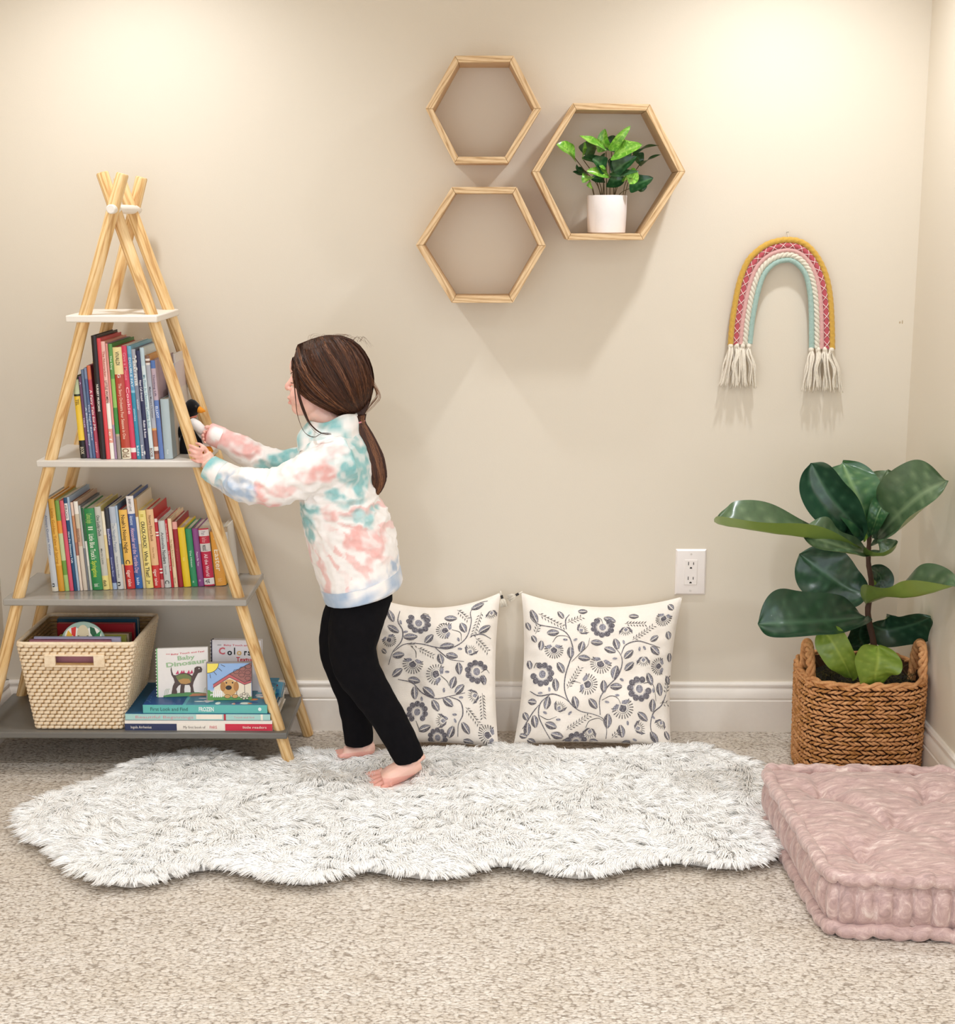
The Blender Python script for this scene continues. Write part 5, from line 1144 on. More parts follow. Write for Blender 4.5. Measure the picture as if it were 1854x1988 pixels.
def per(t, out=0):
    """around the cushion, rounded corners"""
    t = (t % 1)*4; k = int(t); f = t-k; c = [(0, 0), (1, 0), (1, 1), (0, 1)]
    a, b = c[k], c[(k+1) % 4]; u, v = a[0]+(b[0]-a[0])*f, a[1]+(b[1]-a[1])*f
    p = cuv(u, v); ctr = cuv(.5, .5); r = .03
    U, V_ = (u-.5)*2, (v-.5)*2; q = (abs(U)**14+abs(V_)**14)**(-1/14); p = ctr+(cuv(.5+U*q/2, .5+V_*q/2)-ctr)
    nn = Vector((U*abs(U)**12, -V_*abs(V_)**12, 0)).normalized(); return p+nn*out, nn
m = MB(); nper = 360; nst = 46
def sidep(u, v):
    s = u*nst; puff = abs(math.sin(PI*s))**.45; p, nn = per(u); h = .018+(Hc-.036)*v; b = math.sin(PI*v)
    wr = mnoise.noise(Vector((u*60, v*3, 5)))*.003
    return p+nn*(-.012+.016*puff*b**.6+.006*b+wr)+Vector((0, 0, h))
m.grid(sidep, nper, 13, wrapu=True); m.build('side_panel', M_vel, cu_, smooth=180)
def roll(name, z, lab):
    P = []; R = []
    for i in range(nper):
        u = i/nper; p, nn = per(u, -.002); s = u*nst; pf_ = abs(math.sin(PI*s))**.4; P.append(p+Vector((0, 0, z+.0022*math.sin(i*.31)+.0015*math.sin(i*.83)))); r = .0145*(.70+.3*pf_)+.0012*math.sin(i*.47); R.append((r, r*1.02))
    m = MB(); m.tube(P, R, 14, closed=True); m.build(name, M_vel, cu_, smooth=180)
roll('edge_roll', Hc-.0125, ''); roll('edge_roll', .0150, '')
for a, b in tufts:
    m = MB(); p = cuv(a, b); m.ell((p.x, p.y, topz(a, b)+.001), (.007, .007, .003), 14); m.build('tuft_button', M_vel, cu_, smooth=180)
m = MB(); m.grid(lambda u, v: cuv(.03+.94*u, .03+.94*v)+Vector((0, 0, .006)), 4, 4); m.build('underside', M_vel, cu_, smooth=0)

# ================================================================ WHITE SHAGGY RUG
RO = [(45, 1605), (75, 1562), (150, 1542), (230, 1512), (285, 1482), (345, 1478), (400, 1466), (445, 1480), (500, 1500), (545, 1482), (600, 1470), (660, 1474), (720, 1476), (790, 1468), (860, 1466), (930, 1466), (1000, 1458), (1100, 1462), (1200, 1462), (1290, 1458), (1350, 1462), (1420, 1478), (1468, 1500), (1476, 1545), (1480, 1600), (1492, 1650), (1490, 1672), (1440, 1684), (1385, 1682), (1330, 1674), (1270, 1676), (1200, 1690), (1135, 1704), (1070, 1696), (1015, 1683), (965, 1680), (905, 1694), (850, 1706), (770, 1698), (700, 1690), (640, 1706), (590, 1716), (520, 1706), (440, 1688), (385, 1688), (320, 1704), (250, 1722), (180, 1706), (135, 1682), (110, 1650), (65, 1632)]
ro = [at(x, y, z=.012) for x, y in RO]; RC = catmull(ro+[ro[0]], 4)[:-1]; R2 = np.array([(p.x, p.y) for p in RC])
def inside(P):
    x, y = P[:, 0], P[:, 1]; c = np.zeros(len(P), bool); n_ = len(R2)
    for i in range(n_):
        x1, y1 = R2[i]; x2, y2 = R2[(i+1) % n_]
        cond = ((y1 > y) != (y2 > y)); 
        with np.errstate(divide='ignore', invalid='ignore'): c ^= cond & (x < (x2-x1)*(y-y1)/(y2-y1+1e-12)+x1)
    return c
def edge_dist(P):
    d = np.full(len(P), 9.0); gx = np.zeros((len(P), 2))
    for i in range(len(R2)):
        a = R2[i]; b = R2[(i+1) % len(R2)]; ab = b-a; t = np.clip(((P-a)@ab)/(ab@ab+1e-12), 0, 1); q = a+t[:, None]*ab; v = P-q; dd = np.hypot(v[:, 0], v[:, 1]); k = dd < d; d[k] = dd[k]; gx[k] = -v[k]/np.maximum(dd[k], 1e-6)[:, None]
    return d, gx
def white_fur(name, c1, c2):
    n = NT(name); v = n.coord(); n.base(n.mix(n.noise(v, 9, 3), c1, c2)); n.b.inputs['Roughness'].default_value = .75; n.b.inputs['Specular IOR Level'].default_value = .25
    tr = n.n.new('ShaderNodeBsdfTranslucent'); tr.inputs[0].default_value = srgb(c1); mx = n.n.new('ShaderNodeMixShader'); mx.inputs[0].default_value = .0
    out = n.n['Material Output']; n.l(n.b.outputs[0], mx.inputs[1]); n.l(tr.outputs[0], mx.inputs[2]); n.l(mx.outputs[0], out.inputs[0]); return n.m
rug = thing('fur_rug', 'long white shaggy faux-fur rug with wavy edges on the carpet', 'rug', (-.15, -.6, 0))
m = MB(); n_ = len(RC); cxy = Vector((0, 0, 0))
cen = [Vector((max(-.85, min(.45, p.x*.9)), -.58+(-.02 if p.x < 0 else 0), .018)) for p in RC]
rings = 5
V = []
for k in range(rings):
    f = k/(rings-1)
    for i in range(n_): p = RC[i].lerp(cen[i], f*.98+.02 if k else .035); V.append((p.x, p.y, .004 if k == 0 else .021+.002*math.sin(i*.5+k)))
F = [(k*n_+i, k*n_+(i+1) % n_, (k+1)*n_+(i+1) % n_, (k+1)*n_+i) for k in range(rings-1) for i in range(n_)]
m.add(V, F); m.build('backing', mat('#fbf8f2', .95), rug, smooth=180)
rs = np.random.RandomState(11)
x0, y0 = R2.min(0); x1, y1 = R2.max(0)
NS = 82000
P = np.column_stack([rs.uniform(x0, x1, NS*2), rs.uniform(y0, y1, NS*2)]); P = P[inside(P)]; d, g = edge_dist(P); k = d > .008; P, d, g = P[k], d[k], g[k]
# extra strands along the border
idx = rs.randint(0, len(R2), 15000); tt_ = rs.rand(15000)[:, None]; E_ = R2[idx]*(1-tt_)+R2[(idx+1) % len(R2)]*tt_; ctr = np.column_stack([np.clip(E_[:, 0], -.8, .4), np.full(len(E_), -.58)]); dv = ctr-E_; E_ = E_+dv/np.linalg.norm(dv, axis=1)[:, None]*rs.uniform(.006, .03, len(E_))[:, None]
P = np.vstack([P, E_]); d, g = edge_dist(P)
P = P[:]; n_ = len(P)
# clumps: every strand bends with its nearest tuft centre
NC = 3600; Cc = np.column_stack([rs.uniform(x0, x1, NC), rs.uniform(y0, y1, NC)])
cell = {}
for i, c in enumerate(Cc): cell.setdefault((int(c[0]/.05), int(c[1]/.05)), []).append(i)
ci = np.zeros(n_, int)
for i in range(n_):
    gx_, gy_ = int(P[i, 0]/.05), int(P[i, 1]/.05); best, bd = 0, 9
    for a in (-1, 0, 1):
        for b in (-1, 0, 1):
            for j in cell.get((gx_+a, gy_+b), ()):
                q = (Cc[j, 0]-P[i, 0])**2+(Cc[j, 1]-P[i, 1])**2
                if q < bd: bd, best = q, j
    ci[i] = best
base_ang = np.array([mnoise.noise(Vector((c[0]*3.2, c[1]*3.2, 4)))*3.6 for c in Cc])
cl_ang = -PI*.55+base_ang+rs.normal(0, .5, NC); cl_len = rs.uniform(.030, .052, NC); cl_lift = rs.uniform(.62, 1.0, NC)
ang = cl_ang[ci]+rs.normal(0, .18, n_); D = np.column_stack([np.cos(ang), np.sin(ang)])
we = np.clip(1-d/.045, 0, 1)[:, None]; D = D*(1-we)+g*we*1.2; D /= np.linalg.norm(D, axis=1)[:, None]+1e-9
Lh = cl_len[ci]*rs.uniform(.7, 1.15, n_); lift = cl_lift[ci]*(1-.55*we[:, 0])
# footprints pressed into the pile
for (fx, fy, fr) in ((at(760, 1512, z=.02).x, at(752, 1520, z=.02).y, .085), (at(690, 1468, z=.01).x, at(690, 1468, z=.01).y, .06), (at(670, 1497, z=.02).x, at(670, 1497, z=.02).y, .06), (at(1150, 1450, z=.02).x, -.155, .17)):
    q = np.clip(np.hypot(P[:, 0]-fx, (P[:, 1]-fy)*1.3)/fr, 0, 1); lift *= .06+.94*q**1.5; Lh = Lh*(.35+.65*q); 
K = 4; tsteps = np.linspace(0, 1, K); tip_pull = (Cc[ci]-P)*.28
pts = np.zeros((n_, K, 3)); hmax = .026*lift*(Lh/.045)
for k_, t in enumerate(tsteps):
    cv = t**1.2; pts[:, k_, :2] = P+D*(Lh*cv*.95)[:, None]+tip_pull*t**1.5; pts[:, k_, 2] = .019+hmax*(1-(1-t)**2.1)*1.0-hmax*.45*t**3
out = np.clip((.012-d)/.012, 0, 1); pts[:, :, 2] -= (out*.006)[:, None]; pts[:, :, 2] = np.maximum(pts[:, :, 2], .003)
wd = np.array([.0011, .0012, .0010, .0002])[:K]
def tri_strands(name, pts, wd, material, parent, nrm):
    """three-sided tapering hairs as one mesh"""
    n_, K = pts.shape[:2]; T = np.gradient(pts, axis=1); T /= np.linalg.norm(T, axis=2)[:, :, None]+1e-9
    A_ = np.cross(T, np.array([.13, .21, 1.0])); A_ /= np.linalg.norm(A_, axis=2)[:, :, None]+1e-9; B_ = np.cross(T, A_)
    V = np.stack([pts+(A_*math.cos(t)+B_*math.sin(t))*wd[None, :, None] for t in (PI/2, PI/2+2*PI/3, PI/2+4*PI/3)], axis=2)
    verts = V.reshape(-1, 3)-np.array(wloc(parent)); base = (np.arange(n_)*K*3)[:, None]
    quad = np.array([[3*k+q, 3*k+(q+1) % 3, 3*k+3+(q+1) % 3, 3*k+3+q] for k in range(K-1) for q in range(3)]).reshape(-1); loops = (base+quad[None, :]).reshape(-1); nf = n_*(K-1)*3
    me = bpy.data.meshes.new(name); me.vertices.add(len(verts)); me.vertices.foreach_set('co', verts.astype(np.float32).ravel()); me.loops.add(len(loops)); me.loops.foreach_set('vertex_index', loops.astype(np.int32)); me.polygons.add(nf); me.polygons.foreach_set('loop_start', (np.arange(nf)*4).astype(np.int32))
    me.update(calc_edges=True); me.materials.append(material); me.shade_smooth()
    if nrm is not None: me.normals_split_custom_set_from_vertices(np.repeat(nrm, K*3, axis=0).tolist())
    o = bpy.data.objects.new(name, me); COL.objects.link(o); o.parent = parent; return o
def strands_mesh(name, Vv_, material, parent, smooth=True, nrm=None):
    n_, K = Vv_.shape[:2]; verts = Vv_.reshape(-1, 3)-np.array(wloc(parent)); base = (np.arange(n_)*K*2)[:, None]
    quad = np.array([[2*k, 2*k+1, 2*k+3, 2*k+2] for k in range(K-1)]).reshape(-1); loops = (base+quad[None, :]).reshape(-1); nf = n_*(K-1)
    me = bpy.data.meshes.new(name); me.vertices.add(len(verts)); me.vertices.foreach_set('co', verts.astype(np.float32).ravel()); me.loops.add(len(loops)); me.loops.foreach_set('vertex_index', loops.astype(np.int32)); me.polygons.add(nf); me.polygons.foreach_set('loop_start', (np.arange(nf)*4).astype(np.int32))
    me.update(calc_edges=True); me.materials.append(material); me.shade_smooth() if smooth else None
    if nrm is not None: me.normals_split_custom_set_from_vertices(nrm)
    o = bpy.data.objects.new(name, me); COL.objects.link(o); o.parent = parent; return o
nr_ = np.column_stack([D*.5+rs.normal(0, .12, (n_, 2)), np.ones(n_)]); nr_ /= np.linalg.norm(nr_, axis=1)[:, None]
fo = tri_strands('fur_pile', pts, wd, white_fur('white_fur', '#fffefc', '#fdfbf7'), rug, None); fo['kind'] = 'stuff'
# ================================================================ PENGUIN PLUSH
M_blk = mat('#0e0c0e', .95, .1, name='black_plush', bump=.4, bscale=500, sheen=.2); M_wht = mat('#efeae6', .9, .2, name='white_plush', bump=.3, bscale=500, sheen=.3); M_org = mat('#e8952c', .8, .2, bump=.2, bscale=400)
yp = -.195
pg = thing('penguin_plush', 'black and white penguin soft toy with orange beak, held on the upper book shelf', 'stuffed toy', at(378, 880, y=yp))
def L3(pts, y0): return [at(p[0], p[1], y=p[2] if len(p) > 2 else y0) for p in pts]
K_ = 3.44/FPX   # metres per photo pixel at the child's distance
m = MB()
body_px = [(368, 891, yp, 24), (368, 874, yp, 31), (367, 855, yp, 26), (366, 832, yp, 17), (369, 814, yp, 9), (370, 806, yp, 13), (371, 796, yp, 19.5), (372, 787, yp, 18.5), (370, 779, yp, 11), (369, 775, yp, 4)]
m.tube([at(x, y, y=d) for x, y, d, r in body_px], [(r*K_*.9, r*K_) for *_, r in body_px], 20, up=(0, 1, 0))
remeshed(m, .004, 4).build('body', M_blk, pg, smooth=180)
m = MB(); m.tube(L3([(376, 834, yp-.016), (388, 850, yp-.026), (398, 864, yp-.026), (406, 872, yp-.022)], yp), [(.010, .006), (.014, .0075), (.014, .006), (.006, .004)], 12, up=(0, 1, 0)); m.build('belly', M_wht, pg, smooth=180)
m = MB(); m.tube([at(372, 838, y=yp-.022), at(383, 858, y=yp-.034), at(395, 874, y=yp-.032)], [(.008, .008), (.012, .012), (.004, .005)], 14, up=(0, 1, 0)); m.build('flank', M_blk, pg, smooth=180)
m = MB(); m.tube([at(374, 817, y=yp-.024), at(382, 826, y=yp-.034), at(393, 835, y=yp-.036), at(401, 846, y=yp-.030)], [(.008, .011), (.013, .013), (.011, .010), (.004, .004)], 12, up=(0, 1, 0)); m.build('flipper', M_wht, pg, smooth=180)
m = MB(); m.tube([at(358, 826, y=yp-.02), at(346, 842, y=yp-.028), at(341, 852, y=yp-.028)], [(.008, .010), (.010, .008), (.004, .004)], 12, up=(0, 1, 0)); m.build('flipper', M_blk, pg, smooth=180)
m = MB(); m.tube([at(386, 795, y=yp-.01), at(392, 797, y=yp-.012), at(399, 798.5, y=yp-.012)], [.0085, .0065, .0012], 12); m.build('beak', M_org, pg, smooth=180)
m = MB(); m.tube([at(371+9*math.cos(a), 807+2.5*math.sin(a), y=yp-.011*math.sin(a)) for a in [2*PI*k/14 for k in range(14)]], .0035, 7, closed=True); m.build('neck_band', mat('#e08a72', .9), pg, smooth=180)
m = MB(); m.tube([at(392, 874, y=yp-.022), at(404, 876, y=yp-.028), at(412, 872, y=yp-.028)], [(.006, .010), (.008, .013), (.003, .006)], 12); m.build('foot', M_org, pg, smooth=180)
m = MB(); m.ell(at(380, 789, y=yp-.021), (.0028, .002, .0028), 10); m.build('eye', mat('#2c2622', .15, .7), pg, smooth=180)

# ================================================================ CHILD
YC = -.330                      # depth of her middle; her left side faces us
child = thing('person', 'child in tie-dye sweatshirt and black leggings with brown ponytail reaching toward a penguin', 'person', at(735, 1512, z=0))
child.location.z = 0
def TB(m, pts, n=18, sq=1.0):
    """limb along photo points (x, y, depth, radius px[, depth radius m])"""
    P = [at(p[0], p[1], y=p[2]) for p in pts]; R = [(p[4] if len(p) > 4 else p[3]*K_*sq, p[3]*K_) for p in pts]
    k = 4; S = catmull(P, k); RR = lerp_list(R, k)
    # first axis = depth, second = in the picture plane
    V = []; n_ = n
    for i, p in enumerate(S):
        d = (S[min(i+1, len(S)-1)]-S[max(i-1, 0)]).normalized(); a = (Vector((0, 1, 0))-d*d.y).normalized(); b = d.cross(a)
        for q in range(n_): th = 2*PI*q/n_; V.append(p+a*math.cos(th)*RR[i][0]+b*math.sin(th)*RR[i][1])
    F = [(i*n_+q, i*n_+(q+1) % n_, (i+1)*n_+(q+1) % n_, (i+1)*n_+q) for i in range(len(S)-1) for q in range(n_)]+[tuple(range(n_-1, -1, -1)), tuple(range((len(S)-1)*n_, len(S)*n_))]
    m.add(V, F)
yg_ = -.222
yn, yf = YC-.075, YC+.060       # near and far leg
def skin_mat():
    n = NT('skin'); v = n.coord(); at_ = n.n.new('ShaderNodeAttribute'); at_.attribute_name = 'tint'
    c = n.mix(n.noise(v, 25, 3), '#f2cbbb', '#eab9a8'); c = n.mix(at_.outputs['Fac'], c, '#d9776e'); n.base(c)
    n.b.inputs['Roughness'].default_value = .48; n.b.inputs['Subsurface Weight'].default_value = .25; n.b.inputs['Subsurface Radius'].default_value = (.01, .004, .002); n.b.inputs['Subsurface Scale'].default_value = .5
    n.bump(n.noise(v, 500, 2), .05, .0004); return n.m
M_skin = skin_mat()
HC_ = at(648, 730, y=YC)
b = MB()
# skull and face in profile, looking left
b.ell(HC_, (.075, .062, .076), 28)
b.ell(at(607, 745, y=YC), (.046, .055, .062), 24)
b.ell(at(600, 775, y=YC), (.036, .047, .040), 22)
b.ell(at(583, 791, y=YC), (.020, .024, .019), 18)           # chin
b.ell(at(576, 713, y=YC), (.0165, .028, .026), 18)           # forehead
b.ell(at(573, 728, y=YC-.020), (.008, .016, .005), 12); b.ell(at(573, 728, y=YC+.020), (.008, .016, .005), 12)   # brow ridge
TB(b, [(570, 733, YC, 6), (564, 742, YC, 5.6), (557.5, 750, YC, 5.2), (561, 756, YC, 5)], 12)        # nose
b.ell(at(574, 772, y=YC), (.015, .026, .022), 18)
for s in (-1, 1): b.ell(at(563, 755, y=YC+s*.007), (.006, .005, .0045), 10)
b.ell(at(564, 771.5, y=YC), (.008, .014, .0052), 12); b.ell(at(565.5, 781.5, y=YC), (.008, .012, .0050), 12)     # lips
for s in (-1, 1): b.ell(at(585, 768, y=YC+s*.034), (.026, .020, .026), 14)                          # cheeks
TB(b, [(612, 795, YC, 27), (632, 815, YC, 28), (645, 845, YC, 32), (655, 880, YC, 45, .075)], 18)    # neck
ear = at(626, 768, y=YC-.062)
b.ell(ear, (.010, .007, .019), 12, rot=Matrix.Rotation(.25, 3, 'Y')); b.ell(at(629, 779, y=YC-.063), (.008, .006, .008), 10)
# trunk and limbs under the clothes
TB(b, [(650, 855, YC, 40, .10), (652, 930, YC, 52, .085), (668, 1010, YC, 55, .08), (695, 1090, YC, 52, .075), (700, 1150, YC, 52, .078)], 20)
shn, shf = YC-.088, YC+.085
armN = [(668, 885, shn, 30), (612, 912, shn-.012, 24), (545, 944, shn-.010, 19), (500, 945, shn-.002, 18), (450, 930, -.36, 16), (412, 906, -.345, 14.5), (402, 896, -.341, 15)]
armF = [(640, 885, shf, 28), (565, 897, shf+.02, 20), (515, 890, shf+.025, 18), (462, 862, shf+.02, 15), (425, 846, yg_, 13.5), (408, 840, yg_, 14)]
TB(b, armN); TB(b, armF)
legN = [(700, 1192, yn, 36), (692, 1220, yn, 42), (686, 1275, yn-.005, 36), (702, 1322, yn-.008, 33), (741, 1375, yn-.01, 28), (770, 1422, yn-.01, 22), (798, 1466, yn-.012, 19), (804, 1478, yn-.012, 20)]
legF = [(682, 1190, yf, 36), (668, 1220, yf, 36), (660, 1268, yf, 31), (676, 1315, yf, 28), (691, 1372, yf, 25), (696, 1412, yf, 20), (700, 1450, yf, 16)]
TB(b, legN); TB(b, legF)
# ---- near foot: heel raised, toes on the rug, turned a little towards us
TB(b, [(800, 1462, yn-.012, 17), (808, 1476, yn-.012, 20), (812, 1482, yn-.014, 18)], 14)
TB(b, [(816, 1480, yn-.010, 14), (800, 1485, yn-.014, 19), (776, 1497, yn-.022, 21, .027), (755, 1507, yn-.028, 18, .033), (744, 1512, yn-.030, 13, .033)], 16)
toesN = [((738, 1503, yn-.004), (720, 1505, yn+.002), (708, 1508, yn+.003), 8.0), ((740, 1509, yn-.019), (722, 1512.5, yn-.018), (709, 1516.5, yn-.017), 5.6), ((743, 1514, yn-.031), (727, 1518.5, yn-.033), (715, 1522.5, yn-.033), 5.3), ((747, 1518, yn-.042), (735, 1523.5, yn-.046), (725, 1527.5, yn-.047), 5.0), ((754, 1521, yn-.052), (746, 1527, yn-.058), (739, 1531.5, yn-.060), 4.8)]
for a_, c_, d_, r in toesN: TB(b, [(a_[0]+7, a_[1]-2, a_[2], r*1.7), (*a_, r*1.3), (*c_, r*1.05), (*d_, r*.82)], 10)
# ---- far foot: flat, toes to the left
TB(b, [(704, 1440, yf, 17), (712, 1452, yf, 18), (712, 1460, yf, 15)], 14)
TB(b, [(716, 1457, yf, 15), (700, 1456, yf-.002, 17), (682, 1459, yf-.006, 14, .026), (668, 1461, yf-.008, 10, .030)], 16)
for k in range(5): TB(b, [(670, 1460+k*1.2, yf+.014-k*.011, 7.5-k*.5), (658+k*1.5, 1461+k*1.6, yf+.016-k*.012, 7.6-k*.6), (651+k*2, 1462+k*1.8, yf+.017-k*.0125, 5.8-k*.5)], 10)
# ---- near hand resting on the front right leg of the shelf
yh = -.338
TB(b, [(407, 900, yh, 13, .011), (402, 890, yh-.002, 15, .010), (397, 881, yh-.004, 13, .009)], 14)
fN = [((402, 874, yh+.004), (393, 866, yh-.004), (386, 862, yh+.004), (380, 861, yh+.016), 3.5),
      ((394, 874, yh-.004), (383, 871, yh-.017), (374, 867, yh-.012), (367, 864.5, yh+.001), 3.6),
      ((391, 881, yh-.006), (380, 879.5, yh-.019), (373, 876, yh-.014), (367, 873.5, yh-.002), 3.6),
      ((392, 888, yh-.005), (381, 887, yh-.018), (374, 884.5, yh-.015), (368, 882.5, yh-.004), 3.5),
      ((396, 895.5, yh-.002), (386, 896.5, yh-.015), (379, 894.5, yh-.014), (372, 891.5, yh-.008), 3.2)]
for *P_, r in fN: TB(b, [(x, y, z, r*(1.05 if k == 0 else 1.08 if k == 1 else .95 if k == 2 else .75)) for k, (x, y, z) in enumerate(P_)], 10)
TB(b, [(405, 884, yh+.006, 5.5), (398, 872, yh+.016, 5), (391, 866, yh+.022, 4.2)], 10)   # thumb behind the leg
# ---- far hand closing on the toy's flipper
yg = -.222
TB(b, [(411, 842, yg, 12, .010), (406, 844, yg-.003, 12, .010), (402, 846, yg-.006, 9, .008)], 14)
for k in range(4):
    y0 = 837+k*6.6; xx = (0, -2.5, -1.5, 1.5)[k]; TB(b, [(404, y0, yg-.004, 3.2), (398+xx, y0+1, yg-.014+.002*k, 3.0), (395+xx, y0+2, yg-.022, 2.8), (398+xx, y0+2.5, yg-.029, 2.3)], 10)
TB(b, [(410, 833, yg-.008, 4.8), (404, 829, yg-.016, 4.3), (398, 830, yg-.022, 3.6)], 10)
bm = remeshed(b, .0019, 5, .5)
tints = []
lipz = at(562, 778, y=YC); chk = at(585, 768, y=YC-.05)
def tint(p):
    p = Vector(p); t = 0
    if (p-Vector((lipz.x, YC, lipz.z))).length < .022 and p.x < at(568, 778, y=YC).x: t = max(0, 1-abs(p.z-lipz.z)/.0125)*.55
    t = max(t, .28*math.exp(-((p-chk).length/.03)**2), .35*math.exp(-((p-at(553, 753, y=YC)).length/.012)**2))
    if p.z < .045: t = max(t, .35)
    if (p.z > .7 and p.x < at(396, 870, y=YC).x): t = max(t, .25)
    return t
bo_mesh = bm
tints = [tint(p) for p in bm.v]
bo = bm.build('body', M_skin, child, smooth=180, recalc=False)
a = bo.data.attributes.new('tint', 'FLOAT', 'POINT'); a.data.foreach_set('value', tints)
for s in (-1, 1):
    m = MB(); m.tube(catmull([at(576, 741, y=YC+s*.046), at(571, 743.5, y=YC+s*.042), at(566.5, 743.5, y=YC+s*.033), at(565, 743, y=YC+s*.022)], 4), .0010, 6)
    m.build('eyelashes', mat('#3a2218', .6), bo, smooth=180)
for s in (-1, 1):
    m = MB(); m.ell(at(580, 744, y=YC+s*.029), (.0115, .0105, .0105), 14); m.build('eye', mat('#e9e2dc', .12, .6), bo, smooth=180)
for s in (-1, 1):
    m = MB(); m.tube(catmull([at(578, 722, y=YC+s*.045), at(569, 722, y=YC+s*.036), at(564, 726, y=YC+s*.022)], 4), [.0006, .0008, .001, .0012, .0012, .001, .0009, .0008, .0006], 6)
    m.build('eyebrow', mat('#4a2e1e', .8), bo, smooth=180)

# ---- leggings
b = MB()
def grow(L, k=6, y=.006): return [(x, yy, z, r+k) for x, yy, z, r, *_ in L]
TB(b, [(688, 1060, YC, 66, .100), (697, 1120, YC, 67, .108), (700, 1170, YC, 62, .104)], 20)
lgN = [(703, 1105, yn+.045, 46), (706, 1150, yn+.016, 56, .050), (690, 1215, yn, 52), (685, 1262, yn-.005, 46), (694, 1300, yn-.008, 45), (722, 1345, yn-.009, 38), (755, 1395, yn-.01, 34), (778, 1438, yn-.01, 32), (792, 1466, yn-.012, 31), (795, 1474, yn-.012, 29.5)]
lgF = [(694, 1105, yf-.035, 46), (690, 1150, yf-.006, 54, .050), (668, 1215, yf, 47), (660, 1262, yf, 42), (670, 1305, yf, 37), (684, 1350, yf, 33), (692, 1395, yf, 31), (696, 1430, yf, 30.5), (697, 1443, yf, 30)]
TB(b, lgN); TB(b, lgF)
lg = remeshed(b, .004, 4)
displaced(lg, lambda p: Vector((mnoise.noise(p*38)*.0022, mnoise.noise(p*33+Vector((5, 0, 0)))*.0022, 0)))
def dark_fabric():
    n = NT('black_jersey'); v = n.coord(); n.base(n.mix(n.noise(v, 60, 3), '#0b0a0c', '#131114')); n.b.inputs['Roughness'].default_value = .95; n.b.inputs['Specular IOR Level'].default_value = .12; n.bump(n.noise(v, 30, 3), .3, .004); return n.m
M_leg = dark_fabric(); lg.build('leggings', M_leg, child, smooth=180, recalc=False)

# ---- tie-dye sweatshirt
b = MB()
TB(b, [(646, 838, YC, 44, .075), (648, 862, YC, 62, .112), (650, 900, YC, 71, .122), (653, 945, YC, 71, .118), (661, 985, YC, 76, .116), (674, 1025, YC, 82, .118), (687, 1065, YC, 85, .121), (694, 1096, YC, 82, .124), (701, 1124, YC, 78, .134), (705.5, 1141, YC, 75.5, .136)], 28)
slN = [(676, 888, shn+.012, 44), (640, 902, shn-.004, 44), (602, 919, shn-.012, 39), (560, 939, shn-.012, 34), (520, 948, shn-.006, 33), (482, 944, shn+.008, 31), (446, 930, -.361, 28), (418, 915, -.349, 25), (409, 909, -.345, 24)]
slF = [(640, 888, shf-.01, 40), (590, 897, shf+.012, 31), (550, 900, shf+.022, 27), (510, 892, shf+.024, 27), (468, 872, shf+.020, 26), (436, 854, yg_, 22), (416, 845, yg_, 20), (411, 843, yg_, 20)]
TB(b, slN); TB(b, slF)
sw = remeshed(b, .0036, 4)
def sw_pt(x, y): return at(x, y, y=YC)
def S2(x, y): p = sw_pt(x, y); return (p.x, p.z)
elbows = [(at(520, 948, y=shn), .05), (at(470, 940, y=shn), .05), (at(590, 925, y=shn), .05), (at(510, 890, y=shf), .05), (at(660, 990, y=YC-.1), .07), (at(735, 1000, y=YC), .06), (at(610, 955, y=YC-.08), .05)]
